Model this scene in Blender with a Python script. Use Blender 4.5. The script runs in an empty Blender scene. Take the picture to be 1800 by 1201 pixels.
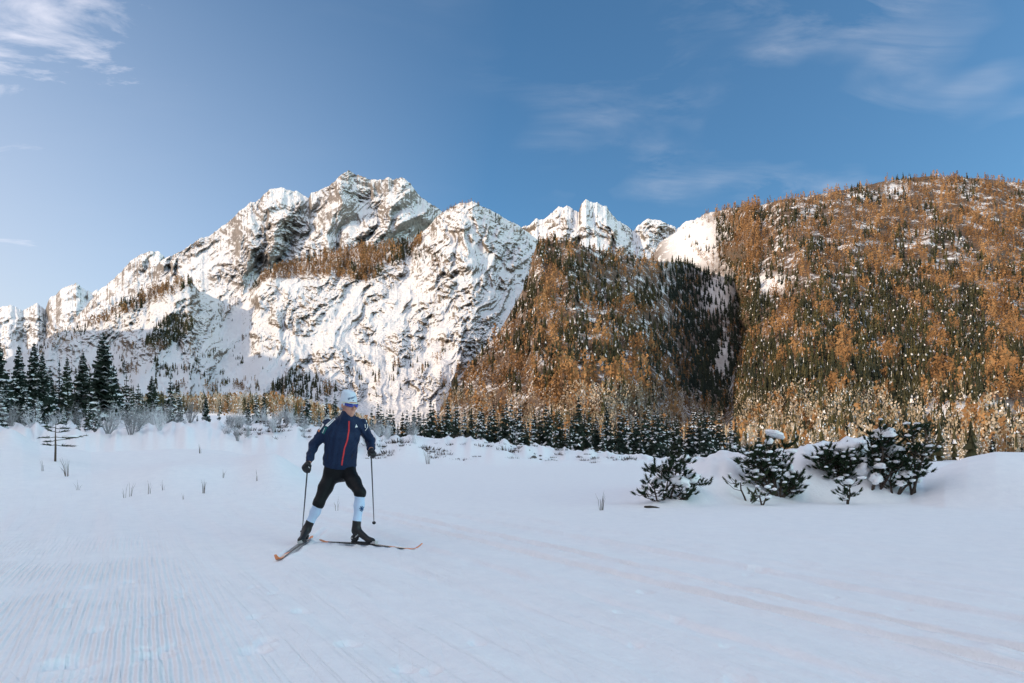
import bpy, bmesh, math, random
import numpy as np
from mathutils import Vector, Matrix
from mathutils.bvhtree import BVHTree

random.seed(7)
RNG = np.random.default_rng(7)
scene = bpy.context.scene
COL = scene.collection

# ---------------------------------------------------------------- camera
F, CX, HY, EYE = 1100.0, 900.0, 785.0, 1.1      # focal length in photo pixels, centre column, horizon row, eye height
cam_data = bpy.data.cameras.new("camera")
cam_data.sensor_width = 36.0
cam_data.lens = 36.0 * F / 1800.0
cam_data.shift_y = (HY - 600.5) / 1800.0
cam_data.clip_start = 0.1
cam_data.clip_end = 40000.0
cam = bpy.data.objects.new("camera", cam_data)
cam.location = (0, 0, EYE)
cam.rotation_euler = (math.radians(90), 0, 0)
COL.objects.link(cam)
scene.camera = cam

# ---------------------------------------------------------------- sky, sun, exposure
SUN_EL = math.radians(20.0)
SUN_ROT = math.radians(112.0)                     # counter-clockwise from +Y: the sun stands behind the left shoulder
SUN_TO = Vector((-math.sin(SUN_ROT) * math.cos(SUN_EL), math.cos(SUN_ROT) * math.cos(SUN_EL), math.sin(SUN_EL)))
scene.view_settings.view_transform = 'Standard'
scene.view_settings.look = 'None'
scene.view_settings.exposure = 0.25
scene.view_settings.gamma = 1.0
scene.view_settings.use_curve_mapping = False
scene.cycles.max_bounces = 6
scene.cycles.diffuse_bounces = 3
scene.cycles.use_denoising = True

world = bpy.data.worlds.new("World")
scene.world = world
world.use_nodes = True
wn, wl = world.node_tree.nodes, world.node_tree.links
wn.clear()

def N(nt, kind, **kw):
    n = nt.nodes.new(kind)
    for k, v in kw.items():
        if k.startswith('i_'):
            key = k[2:]
            key = int(key) if key.isdigit() else key
            n.inputs[key].default_value = v
        else:
            setattr(n, k, v)
    return n

def mth(nt, op, a, b=None, c=None, clamp=False):
    n = nt.nodes.new('ShaderNodeMath'); n.operation = op; n.use_clamp = clamp
    for i, v in enumerate((a, b, c)):
        if v is None: continue
        if isinstance(v, (int, float)): n.inputs[i].default_value = v
        else: nt.links.new(v, n.inputs[i])
    return n.outputs[0]

def mixc(nt, fac, a, b, blend='MIX'):
    n = nt.nodes.new('ShaderNodeMix'); n.data_type = 'RGBA'; n.blend_type = blend
    for sock, v in ((n.inputs[0], fac), (n.inputs[6], a), (n.inputs[7], b)):
        if isinstance(v, (int, float)): sock.default_value = v
        elif isinstance(v, tuple): sock.default_value = v if len(v) == 4 else (*v, 1)
        else: nt.links.new(v, sock)
    return n.outputs[2]

def ramp(nt, fac, stops):
    n = nt.nodes.new('ShaderNodeValToRGB')
    el = n.color_ramp.elements
    while len(el) < len(stops): el.new(0.5)
    for e, (p, c) in zip(el, stops):
        e.position = p
        e.color = (c, c, c, 1) if isinstance(c, (int, float)) else (*c, 1)
    nt.links.new(fac, n.inputs[0])
    return n.outputs[0]

CLOUD_ROT = -52
SKY_TINT = (0.66, 1.05, 1.21)
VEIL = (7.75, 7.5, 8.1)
def build_world():
    nt = world.node_tree
    sky = N(nt, 'ShaderNodeTexSky', sky_type='NISHITA', sun_disc=False, sun_elevation=SUN_EL, sun_rotation=SUN_ROT,
            altitude=800.0, air_density=1.0, dust_density=3.0, ozone_density=2.0)
    tc = N(nt, 'ShaderNodeTexCoord')
    d = tc.outputs['Generated']
    sep = N(nt, 'ShaderNodeSeparateXYZ'); nt.links.new(d, sep.inputs[0])
    # high thin cloud: a plane far overhead, sampled where the view ray meets it
    zz = mth(nt, 'MAXIMUM', sep.outputs[2], 0.02)
    zc = mth(nt, 'ADD', zz, 0.10)
    u = mth(nt, 'DIVIDE', sep.outputs[0], zc); v = mth(nt, 'DIVIDE', sep.outputs[1], zc)
    comb = N(nt, 'ShaderNodeCombineXYZ'); nt.links.new(u, comb.inputs[0]); nt.links.new(v, comb.inputs[1])
    mp = N(nt, 'ShaderNodeMapping'); nt.links.new(comb.outputs[0], mp.inputs[0])
    mp.inputs['Rotation'].default_value = (0, 0, math.radians(CLOUD_ROT)); mp.inputs['Scale'].default_value = (1.0, 2.4, 1)
    n1 = N(nt, 'ShaderNodeTexNoise', i_Scale=2.1, i_Detail=9.0, i_Roughness=0.62, i_Distortion=0.7)
    nt.links.new(mp.outputs[0], n1.inputs['Vector'])
    n2 = N(nt, 'ShaderNodeTexNoise', i_Scale=2.3, i_Detail=3.0, i_Roughness=0.5)
    mp2 = N(nt, 'ShaderNodeMapping'); nt.links.new(comb.outputs[0], mp2.inputs[0]); mp2.inputs['Location'].default_value = (3.3, 1.7, 0.4)
    nt.links.new(mp2.outputs[0], n2.inputs['Vector'])
    big = ramp(nt, n2.outputs[0], [(0.47, 0.0), (0.68, 1.0)])
    wisp = ramp(nt, n1.outputs[0], [(0.42, 0.0), (0.74, 1.0)])
    cl = mth(nt, 'MULTIPLY', wisp, big)
    cl = mth(nt, 'MULTIPLY', cl, mth(nt, 'MULTIPLY_ADD', ramp(nt, mth(nt, 'MULTIPLY_ADD', u, 0.4, 0.5), [(0.42, 0.05), (0.72, 1.0)]), 0.5, 0.0))
    # the veil of high cloud on the sun's side; past its visible upper-left edge it is added to brighten shaded snow
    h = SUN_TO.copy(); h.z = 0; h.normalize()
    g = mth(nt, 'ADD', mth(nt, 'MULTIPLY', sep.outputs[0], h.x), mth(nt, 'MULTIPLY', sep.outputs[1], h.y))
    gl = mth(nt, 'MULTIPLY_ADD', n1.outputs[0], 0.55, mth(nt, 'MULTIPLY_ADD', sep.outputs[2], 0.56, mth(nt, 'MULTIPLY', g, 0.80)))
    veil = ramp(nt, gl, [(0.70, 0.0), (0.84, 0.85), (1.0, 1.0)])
    sky_b = mixc(nt, 1.0, sky.outputs[0], SKY_TINT, 'MULTIPLY')
    bg = N(nt, 'ShaderNodeBackground')
    # air paler low down on the sun's side
    pale = mth(nt, 'MULTIPLY', mth(nt, 'MULTIPLY_ADD', g, 1.15, 0.36, True), mth(nt, 'MULTIPLY_ADD', zz, -1.45, 1.0, True))
    sky_b = mixc(nt, mth(nt, 'MULTIPLY', pale, 1.25, None, True), sky_b, (5.3, 5.15, 5.25))
    c1 = mixc(nt, cl, sky_b, (5.6, 5.7, 6.2))
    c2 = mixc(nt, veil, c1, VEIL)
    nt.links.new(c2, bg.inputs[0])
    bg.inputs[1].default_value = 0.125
    out = N(nt, 'ShaderNodeOutputWorld'); nt.links.new(bg.outputs[0], out.inputs[0])
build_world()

sun_data = bpy.data.lights.new("sun", 'SUN')
sun_data.energy = 3.45
sun_data.angle = math.radians(0.53)
sun_data.color = (1.0, 0.77, 0.53)
sun = bpy.data.objects.new("sun", sun_data)
sun.rotation_euler = SUN_TO.to_track_quat('Z', 'Y').to_euler()
sun.location = (0, 0, 60)
COL.objects.link(sun)

# ---------------------------------------------------------------- helpers
def P(px, py, d):
    """The point seen at photo pixel (px, py) from the eye, d metres ahead."""
    return Vector(((px - CX) / F * d, d, EYE + (HY - py) / F * d))

def tag(o, label=None, cat=None, group=None, kind=None):
    if label: o['label'] = label
    if cat: o['category'] = cat
    if group: o['group'] = group
    if kind: o['kind'] = kind
    return o

def link(name, me, parent=None, mat=None):
    o = bpy.data.objects.new(name, me)
    COL.objects.link(o)
    if parent is not None: o.parent = parent
    if mat is not None:
        for m in (mat if isinstance(mat, (list, tuple)) else [mat]): me.materials.append(m)
    return o

def empty(name, loc, rotz=0.0):
    o = bpy.data.objects.new(name, None)
    o.location = loc; o.rotation_euler = (0, 0, rotz); o.empty_display_size = 0.2
    COL.objects.link(o)
    return o

def np_mesh(name, verts, faces, smooth=True, mat_idx=None, attrs=None):
    """verts (n,3), faces (m,3) or (m,4) arrays -> mesh; attrs: face-domain float attributes."""
    me = bpy.data.meshes.new(name)
    verts = np.asarray(verts, dtype=np.float32); faces = np.asarray(faces, dtype=np.int32)
    k = faces.shape[1]
    me.vertices.add(len(verts)); me.vertices.foreach_set('co', verts.ravel())
    me.loops.add(faces.size); me.loops.foreach_set('vertex_index', faces.ravel())
    me.polygons.add(len(faces))
    me.polygons.foreach_set('loop_start', np.arange(0, faces.size, k, dtype=np.int32))
    me.polygons.foreach_set('loop_total', np.full(len(faces), k, dtype=np.int32))
    me.polygons.foreach_set('use_smooth', np.full(len(faces), smooth, dtype=bool))
    if mat_idx is not None: me.polygons.foreach_set('material_index', np.asarray(mat_idx, dtype=np.int32))
    me.update(calc_edges=True)
    for nm, arr in (attrs or {}).items():
        a = me.attributes.new(nm, 'FLOAT', 'FACE'); a.data.foreach_set('value', np.asarray(arr, dtype=np.float32))
    me.validate()
    return me

_perm = np.random.default_rng(11).permutation(256)
_perm = np.concatenate([_perm, _perm, _perm]).astype(np.int64)
_ang = np.random.default_rng(12).random(256) * 2 * math.pi
_gx, _gy = np.cos(_ang), np.sin(_ang)
def perlin(x, y, seed=0):
    x = np.asarray(x, float) + seed * 17.31; y = np.asarray(y, float) + seed * 9.73
    xi = np.floor(x).astype(np.int64); yi = np.floor(y).astype(np.int64)
    xf = x - xi; yf = y - yi
    u = xf * xf * xf * (xf * (xf * 6 - 15) + 10); v = yf * yf * yf * (yf * (yf * 6 - 15) + 10)
    def g(ix, iy, fx, fy):
        h = _perm[(_perm[ix & 255] + iy) & 255]
        return _gx[h] * fx + _gy[h] * fy
    a = g(xi, yi, xf, yf); b = g(xi + 1, yi, xf - 1, yf)
    c = g(xi, yi + 1, xf, yf - 1); d = g(xi + 1, yi + 1, xf - 1, yf - 1)
    return (a + u * (b - a) + v * ((c + u * (d - c)) - (a + u * (b - a)))) * 1.5
def fbm(x, y, octaves=4, seed=0, gain=0.5):
    s, a = 0, 1.0
    for o in range(octaves):
        s = s + a * perlin(x, y, seed + o); x = np.asarray(x) * 2.03; y = np.asarray(y) * 2.03; a *= gain
    return s
def ridged(x, y, octaves=3, seed=0, gain=0.5):
    s, a = 0, 1.0
    for o in range(octaves):
        s = s + a * (1 - np.abs(perlin(x, y, seed + o)) * 1.6); x = np.asarray(x) * 2.07; y = np.asarray(y) * 2.07; a *= gain
    return s
def sstep(a, b, x):
    t = np.clip((np.asarray(x, float) - a) / (b - a), 0, 1)
    return t * t * (3 - 2 * t)
def curve(pts, x):
    p = np.array(pts, float)
    return np.interp(x, p[:, 0], p[:, 1])
def inside(poly, px, py):
    """even-odd test of arrays of points against a polygon"""
    px = np.asarray(px, float); py = np.asarray(py, float)
    r = np.zeros(px.shape, bool); n = len(poly)
    for i in range(n):
        x1, y1 = poly[i]; x2, y2 = poly[(i + 1) % n]
        if y1 == y2: continue
        c = ((y1 > py) != (y2 > py)) & (px < (x2 - x1) * (py - y1) / (y2 - y1) + x1)
        r ^= c
    return r

# ---------------------------------------------------------------- materials
def new_mat(name):
    m = bpy.data.materials.new(name); m.use_nodes = True
    nt = m.node_tree; b = nt.nodes['Principled BSDF']
    b.inputs['Specular IOR Level'].default_value = 0.25
    return m, nt, b

def simple_mat(name, col, rough=0.6, var=0.12, scale=40.0, bump=0.0, metallic=0.0, spec=0.3):
    m, nt, b = new_mat(name)
    tc = N(nt, 'ShaderNodeTexCoord')
    n = N(nt, 'ShaderNodeTexNoise', i_Scale=scale, i_Detail=4.0); nt.links.new(tc.outputs['Object'], n.inputs['Vector'])
    lo = tuple(c * (1 - var) for c in col); hi = tuple(min(1, c * (1 + var)) for c in col)
    nt.links.new(mixc(nt, ramp(nt, n.outputs[0], [(0.3, 0.0), (0.7, 1.0)]), lo, hi), b.inputs['Base Color'])
    b.inputs['Roughness'].default_value = rough; b.inputs['Metallic'].default_value = metallic
    b.inputs['Specular IOR Level'].default_value = spec
    if bump:
        bp = N(nt, 'ShaderNodeBump', i_Strength=bump, i_Distance=0.01); nt.links.new(n.outputs[0], bp.inputs['Height'])
        nt.links.new(bp.outputs[0], b.inputs['Normal'])
    return m

SNOW_COL = (0.86, 0.87, 0.89)

def mountain_mat(name, rock=(0.22, 0.19, 0.165), lo=0.40, hi=0.62, nscale=0.03, scrub=None, sharp=1.0):
    """snow lying where the ground is flat enough to hold it, bare rock where it is too steep"""
    m, nt, b = new_mat(name)
    g = N(nt, 'ShaderNodeNewGeometry'); s = N(nt, 'ShaderNodeSeparateXYZ')
    nt.links.new(g.outputs['Normal'], s.inputs[0])
    pos = g.outputs['Position']
    def noise(sc, det, rough, squash=(1, 1, 1), rot=0.0, dist=0.0):
        mp = N(nt, 'ShaderNodeMapping'); nt.links.new(pos, mp.inputs[0]); mp.inputs['Scale'].default_value = squash; mp.inputs['Rotation'].default_value = (0, rot, 0)
        n = N(nt, 'ShaderNodeTexNoise', i_Scale=sc, i_Detail=det, i_Roughness=rough, i_Distortion=dist); nt.links.new(mp.outputs[0], n.inputs['Vector']); return n.outputs[0]
    n1 = noise(nscale, 9.0, 0.68, (1, 1, .7), .5, .4)
    n2 = noise(nscale * 5, 6.0, 0.65, (1, 1, 1.5), -.6)
    n3 = noise(nscale * 12, 4.0, 0.6, (1, 1, 1.3), .4)
    z = mth(nt, 'ADD', s.outputs[2], mth(nt, 'MULTIPLY_ADD', n1, 1.0, -0.5))
    z = mth(nt, 'ADD', z, mth(nt, 'MULTIPLY_ADD', n2, 0.55, -0.275))
    z = mth(nt, 'ADD', z, mth(nt, 'MULTIPLY_ADD', n3, 0.95, -0.475))
    snow = ramp(nt, z, [(lo, 0.0), (hi, 1.0)])
    rc = ramp(nt, n2, [(0.3, tuple(c * 0.55 for c in rock)), (0.7, tuple(c * 1.4 for c in rock))])
    sc = SNOW_COL
    if scrub:
        n4 = noise(nscale * 1.6, 8.0, 0.72)
        f = ramp(nt, mth(nt, 'MULTIPLY_ADD', n3, 0.35, mth(nt, 'ADD', n4, -0.175)), [(scrub[2], 0.0), (scrub[2] + .10, 1.0)])
        op = N(nt, 'ShaderNodeAttribute', attribute_name='open_snow'); f = mth(nt, 'MULTIPLY', f, mth(nt, 'MULTIPLY_ADD', op.outputs['Fac'], -0.9, 1.0))
        sc = mixc(nt, mth(nt, 'MULTIPLY', f, scrub[1]), (*SNOW_COL, 1), ramp(nt, n2, [(0.3, tuple(c * .6 for c in scrub[0])), (0.7, tuple(c * 1.3 for c in scrub[0]))]))
    nt.links.new(mixc(nt, snow, rc, sc), b.inputs['Base Color'])
    b.inputs['Roughness'].default_value = 0.85; b.inputs['Specular IOR Level'].default_value = 0.1
    h = mth(nt, 'MULTIPLY_ADD', n2, 1.0, mth(nt, 'MULTIPLY', n1, 2.2)); h = mth(nt, 'MULTIPLY_ADD', n3, 0.45, h)
    bp = N(nt, 'ShaderNodeBump', i_Strength=0.7, i_Distance=0.25 / nscale * sharp)
    nt.links.new(h, bp.inputs['Height']); nt.links.new(bp.outputs[0], b.inputs['Normal'])
    return m

def snow_ground_mat():
    m, nt, b = new_mat("trodden_snow")
    g = N(nt, 'ShaderNodeNewGeometry'); pos = g.outputs['Position']
    sp = N(nt, 'ShaderNodeSeparateXYZ'); nt.links.new(pos, sp.inputs[0])
    x, y = sp.outputs[0], sp.outputs[1]
    s = mth(nt, 'ADD', mth(nt, 'MULTIPLY', x, 0.861), mth(nt, 'MULTIPLY', y, 0.508))        # across the trail
    t = mth(nt, 'ADD', mth(nt, 'MULTIPLY', x, -0.508), mth(nt, 'MULTIPLY', y, 0.861))       # along it
    nz = N(nt, 'ShaderNodeTexNoise', i_Scale=0.9, i_Detail=3.0); nt.links.new(pos, nz.inputs['Vector'])
    # groomer's corduroy
    wob = mth(nt, 'MULTIPLY_ADD', nz.outputs[0], 0.05, s)
    cord = mth(nt, 'SINE', mth(nt, 'MULTIPLY', wob, 2 * math.pi / 0.042))
    nfine = N(nt, 'ShaderNodeTexNoise', i_Scale=26.0, i_Detail=4.0, i_Roughness=0.6); nt.links.new(pos, nfine.inputs['Vector'])
    cm = mth(nt, 'MULTIPLY', ramp(nt, mth(nt, 'MULTIPLY_ADD', s, 0.2, 0.5), [(0.16, 0.0), (0.24, 1.0), (0.52, 1.0), (0.63, 0.0)]),
             ramp(nt, nz.outputs[0], [(0.34, 0.0), (0.52, 1.0)]))
    cm = mth(nt, 'MULTIPLY', cm, ramp(nt, mth(nt, 'MULTIPLY', y, 0.05), [(0.26, 1.0), (0.42, 0.0)]))
    h = mth(nt, 'MULTIPLY', mth(nt, 'MULTIPLY', cord, cm), 0.0058)
    h = mth(nt, 'MULTIPLY_ADD', nfine.outputs[0], 0.012, h)
    # skating lines, long and fine, at two angles to the trail
    for ang, sc, amp in ((0.0, 30.0, 0.0022), (0.30, 25.0, 0.0024), (-0.34, 25.0, 0.0024), (0.05, 80.0, 0.003)):
        cv = N(nt, 'ShaderNodeCombineXYZ')
        ca, sa = math.cos(ang), math.sin(ang)
        nt.links.new(mth(nt, 'ADD', mth(nt, 'MULTIPLY', s, ca * sc), mth(nt, 'MULTIPLY', t, sa * sc)), cv.inputs[0])
        nt.links.new(mth(nt, 'ADD', mth(nt, 'MULTIPLY', s, -sa * 0.5), mth(nt, 'MULTIPLY', t, ca * 0.5)), cv.inputs[1])
        nn = N(nt, 'ShaderNodeTexNoise', i_Scale=1.0, i_Detail=3.0, i_Roughness=0.5); nt.links.new(cv.outputs[0], nn.inputs['Vector'])
        lines = ramp(nt, nn.outputs[0], [(0.30, 0.0), (0.42, 1.0)])
        h = mth(nt, 'MULTIPLY_ADD', lines, amp, h)
    near = ramp(nt, mth(nt, 'MULTIPLY', y, 0.02), [(0.2, 1.0), (0.9, 0.25)])
    bp = N(nt, 'ShaderNodeBump', i_Distance=0.8); nt.links.new(h, bp.inputs['Height']); nt.links.new(near, bp.inputs['Strength'])
    nt.links.new(bp.outputs[0], b.inputs['Normal'])
    nc = N(nt, 'ShaderNodeTexNoise', i_Scale=5.0, i_Detail=6.0, i_Roughness=0.7); nt.links.new(pos, nc.inputs['Vector'])
    nt.links.new(ramp(nt, nc.outputs[0], [(0.35, (0.84, 0.85, 0.875)), (0.65, (0.89, 0.895, 0.91))]), b.inputs['Base Color'])
    b.inputs['Roughness'].default_value = 0.7; b.inputs['Specular IOR Level'].default_value = 0.2
    return m

def foliage_mat(name, stops, snow=None, tint=True, rough=0.8, transl=0.0):
    """leaf colour picked per tree by the face attribute 'tint' (0..1), broken up a little by noise"""
    m, nt, b = new_mat(name)
    g = N(nt, 'ShaderNodeNewGeometry')
    n = N(nt, 'ShaderNodeTexNoise', i_Scale=1.4, i_Detail=3.0); nt.links.new(g.outputs['Position'], n.inputs['Vector'])
    if tint:
        a = N(nt, 'ShaderNodeAttribute', attribute_name='tint')
        f = mth(nt, 'MULTIPLY_ADD', n.outputs[0], 0.3, mth(nt, 'ADD', a.outputs['Fac'], -0.15))
    else:
        oi = N(nt, 'ShaderNodeObjectInfo')
        f = mth(nt, 'MULTIPLY_ADD', n.outputs[0], 0.5, mth(nt, 'MULTIPLY_ADD', oi.outputs['Random'], 0.6, -0.05))
    nt.links.new(ramp(nt, f, stops), b.inputs['Base Color'])
    b.inputs['Roughness'].default_value = rough; b.inputs['Specular IOR Level'].default_value = 0.15
    return m

M_SNOW = simple_mat("fresh_snow", SNOW_COL, 0.75, 0.03, 6.0, 0.25, spec=0.15)
M_GROUND = snow_ground_mat()
M_ROCK_HIGH = mountain_mat("high_rock_and_snow", (0.25, 0.225, 0.205), 0.46, 0.58, 0.008)
M_ROCK_MID = mountain_mat("cliff_rock_and_snow", (0.20, 0.17, 0.14), 0.42, 0.50, 0.013)
M_HILL = mountain_mat("wooded_slope_snow", (0.16, 0.12, 0.085), 0.20, 0.30, 0.02, scrub=((0.105, 0.062, 0.034), 0.95, 0.385), sharp=0.5)
M_SPRUCE = foliage_mat("spruce_needles", [(0.0, (0.020, 0.026, 0.018)), (0.5, (0.046, 0.046, 0.024)), (1.0, (0.095, 0.080, 0.032))])
M_SPRUCE_SHADED = foliage_mat("shaded_spruce_needles", [(0.0, (0.016, 0.026, 0.022)), (0.6, (0.030, 0.042, 0.032)), (1.0, (0.050, 0.058, 0.034))])  # darker copy of the sunlit spruce colour, standing in for ravine shade
M_SPRUCE_NEAR = foliage_mat("near_spruce_needles", [(0.0, (0.016, 0.028, 0.024)), (0.6, (0.030, 0.044, 0.032)), (1.0, (0.045, 0.055, 0.032))], tint=False)
M_LARCH = foliage_mat("bare_larch_twigs", [(0.0, (0.11, 0.058, 0.026)), (0.5, (0.25, 0.138, 0.060)), (1.0, (0.40, 0.235, 0.108))])
M_BRUSH = foliage_mat("leafless_beech_twigs", [(0.0, (0.11, 0.068, 0.042)), (0.5, (0.20, 0.122, 0.075)), (1.0, (0.32, 0.20, 0.12))])
M_FROST = foliage_mat("frosted_twigs", [(0.0, (0.22, 0.17, 0.10)), (0.5, (0.38, 0.31, 0.22)), (1.0, (0.58, 0.50, 0.41))])
M_FROST_NEAR = foliage_mat("near_frosted_twigs", [(0.0, (0.10, 0.095, 0.09)), (0.4, (0.30, 0.30, 0.31)), (0.7, (0.62, 0.63, 0.66)), (1.0, (0.80, 0.81, 0.84))], tint=False)
M_BARK = simple_mat("conifer_bark", (0.075, 0.055, 0.042), 0.9, 0.3, 8.0, 0.4)
M_TWIG = simple_mat("dry_twig", (0.10, 0.075, 0.055), 0.9, 0.3, 20.0)
# ================================================================ mountains
SURF = {}
OPEN_SNOW = [(1215, 425, 52, 50), (1262, 520, 30, 34), (1266, 640, 18, 50), (1350, 500, 34, 18), (1575, 335, 24, 10), (1690, 730, 80, 22)]
def jag(px, amp, scale, seed):
    return fbm(px / scale, px * 0 + 3.1, 5, seed, 0.62) * amp

def mountain(name, sky, base, d_base, d_crest, px0, px1, nu, nv, relief, mat, shape=1.0, crest_jag=(0, 1), seed=1, back=1200.0, smooth=False):
    px = np.linspace(px0, px1, nu)
    top = curve(sky, px) + jag(px, crest_jag[0], crest_jag[1], seed)
    bot = curve(base, px)
    bot = np.maximum(bot, top + 2)
    v = np.linspace(0, 1, nv)[:, None]
    PX = np.repeat(px[None], nv, 0)
    PY = bot[None] + (top - bot)[None] * v
    db = curve(d_base, px)[None] if isinstance(d_base, list) else d_base
    dc = curve(d_crest, px)[None] if isinstance(d_crest, list) else d_crest
    D = db + (dc - db) * v ** shape
    D = D - relief(PX, PY, v, D)
    X = (PX - CX) / F * D; Z = EYE + (HY - PY) / F * D
    rows = [np.stack([X, D, Z], -1)]
    for k, (dy, fz) in enumerate(((0.12, 0.86), (0.5, 0.45), (1.0, -0.02))):     # the far side falls away behind the crest
        Db = D[-1] + back * dy
        rows.append(np.stack([X[-1] * (Db / D[-1]), Db, Z[-1] * fz - 8], -1)[None])
    V = np.concatenate(rows, 0)
    R = V.shape[0]
    idx = np.arange(R * nu).reshape(R, nu)
    faces = np.stack([idx[:-1, :-1], idx[:-1, 1:], idx[1:, 1:], idx[1:, :-1]], -1).reshape(-1, 4)
    # treeless snowfields, where no brushwood shows through
    opn = np.zeros((R - 1, nu - 1)); cp, cq = PX[:-1, :-1], PY[:-1, :-1]
    for ex, ey, ra, rb in OPEN_SNOW: opn[:nv - 1] = np.maximum(opn[:nv - 1], np.exp(-((cp - ex) / ra) ** 4 - ((cq - ey) / rb) ** 4))
    o = link(name, np_mesh(name, V.reshape(-1, 3), faces, smooth, None, {'open_snow': opn.ravel()}), None, mat)
    tag(o, kind='structure')
    SURF[name] = (px, v[:, 0], top, bot, X, D, Z)
    return o

def on_surface(name, px, py):
    """world points of the mountain surface at photo pixels (arrays); nan outside"""
    gpx, v, top, bot, X, D, Z = SURF[name]
    nv, nu = X.shape
    t = np.interp(px, gpx, top); b = np.interp(px, gpx, bot)
    fv = (py - b) / (t - b) * (nv - 1); fu = (px - gpx[0]) / (gpx[-1] - gpx[0]) * (nu - 1)
    ok = (fv >= 0) & (fv <= nv - 1) & (fu >= 0) & (fu <= nu - 1)
    i = np.clip(fv, 0, nv - 1.001).astype(int); j = np.clip(fu, 0, nu - 1.001).astype(int)
    a = np.clip(fv - i, 0, 1); c = np.clip(fu - j, 0, 1)
    out = []
    for A in (X, D, Z):
        out.append(A[i, j] * (1 - a) * (1 - c) + A[i + 1, j] * a * (1 - c) + A[i, j + 1] * (1 - a) * c + A[i + 1, j + 1] * a * c)
    r = np.stack(out, -1); r[~ok] = np.nan
    return r

def rel_high(sx, k, lean, seed):
    """buttresses and gullies running down the face, with ledges and broken rock on them; sx = metres per photo pixel"""
    def f(PX, PY, v, D):
        a = PX + lean * (PY - 450)
        w = fbm(PX / 120, PY / 120, 3, seed + 5) * 34
        q = PX * 0.83 + PY * 0.55; p = PY * 0.83 - PX * 0.55
        rough = 0.25 + sstep(-0.15, 0.45, fbm(PX / 85, PY / 70, 3, seed + 40))
        q = PX * 0.83 + PY * 0.55; p = PY * 0.83 - PX * 0.55
        w2 = fbm(PX / 40, PY / 40, 3, seed + 50) * 12
        rough = 0.12 + 1.35 * sstep(-0.25, 0.35, fbm((PX + w) / 80, (PY - w) / 70, 3, seed + 40)) * sstep(0.10, 0.24, v)
        r = 46 * k * (ridged((a + w) / 105, PY / 300 + w * 0.006, 1, seed) - 0.5)
        r += 31 * k * (0.45 + 0.5 * np.minimum(rough, 1.2)) * (ridged((a + w * 0.7 + w2) / 46, PY / 125, 3, seed + 9, .5) - 0.9)
        r += 7.5 * k * rough * (ridged((q + w2) / 30, (p + w2) / 26, 4, seed + 20, 0.58) - 0.9)
        r += 5 * k * rough * (ridged((q + w2) / 14, p / 10, 3, seed + 30, 0.6) - .9) + 2.6 * k * np.minimum(rough, 1.1) * perlin(PX / 5, PY / 4.2, seed + 33)
        fade = np.clip(v * 3.5, 0, 1) * (0.35 + 0.65 * sstep(1.0, 0.86, v))
        return r * sx * fade
    return f
def rel_wood(sx, k, seed):
    def f(PX, PY, v, D):
        w = fbm(PX / 150, PY / 150, 3, seed + 5) * 30
        r = 30 * k * (ridged((PX + w) / 150, PY / 260, 2, seed) - 0.7) + 5 * k * fbm(PX / 40, PY / 46, 3, seed + 3, 0.5)
        fade = np.clip(v * 5, 0, 1) * (0.4 + 0.6 * sstep(1.0, 0.9, v))
        return r * sx * fade
    return f

SKY_A = [(-260, 560), (-60, 556), (0, 540), (17, 535), (40, 547), (52, 540), (65, 532), (80, 545), (85, 527), (110, 508), (135, 497), (152, 512), (163, 513), (170, 508), (185, 522), (230, 545), (300, 600)]
SKY_B = [(60, 640), (120, 575), (173, 512), (200, 490), (233, 457), (253, 444), (267, 441), (280, 444), (292, 455), (330, 470), (400, 520)]
SKY_C = [(-260, 700), (40, 620), (100, 588), (170, 540), (230, 500), (290, 455), (320, 440), (347, 423), (373, 411), (393, 397), (413, 380), (430, 363), (440, 355), (450, 357), (473, 333), (483, 330), (520, 335), (533, 343), (543, 351), (546, 341), (567, 333), (587, 320), (600, 307), (613, 299), (627, 307), (647, 315), (663, 317), (682, 312), (690, 315), (710, 313), (722, 323), (733, 340), (740, 348), (753, 355), (770, 368), (790, 380), (900, 430), (1000, 470)]
SKY_D = [(-260, 720), (-60, 660), (43, 618), (100, 585), (147, 573), (197, 550), (217, 530), (267, 510), (333, 492), (352, 512), (390, 528), (425, 522), (440, 510), (457, 483), (483, 470), (520, 463), (573, 448), (627, 436), (680, 432), (722, 427), (735, 412), (750, 402), (768, 380), (787, 368), (807, 358), (830, 355), (847, 362), (867, 372), (880, 380), (910, 395), (940, 418), (1000, 450), (1080, 500)]
SKY_F = [(840, 440), (905, 405), (924, 399), (941, 386), (959, 385), (969, 372), (983, 365), (1001, 362), (1013, 371), (1017, 372), (1022, 358), (1030, 351), (1050, 357), (1067, 365), (1081, 383), (1102, 397), (1113, 407), (1120, 397), (1137, 386), (1151, 385), (1172, 392), (1190, 402), (1200, 393), (1225, 383), (1260, 388), (1340, 420)]
SKY_E = [(745, 770), (765, 735), (790, 690), (830, 636), (880, 580), (925, 500), (940, 440), (952, 420), (997, 424), (1032, 434), (1067, 445), (1113, 452), (1158, 460), (1204, 460), (1235, 478), (1294, 490), (1340, 510), (1420, 560)]
SKY_G = [(1130, 480), (1160, 425), (1190, 408), (1203, 400), (1224, 388), (1240, 375), (1280, 366), (1340, 360), (1380, 350), (1440, 342), (1500, 330), (1560, 318), (1620, 311), (1660, 310), (1720, 314), (1800, 322), (1900, 334), (2100, 370), (2400, 430)]
mountain('distant_peaks', SKY_A, [(-260, 700), (300, 660)], 5200, 7400, -260, 300, 240, 90, rel_high(5.4, 0.8, 0.2, 3), M_ROCK_HIGH, crest_jag=(2.2, 9), seed=3)
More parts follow.
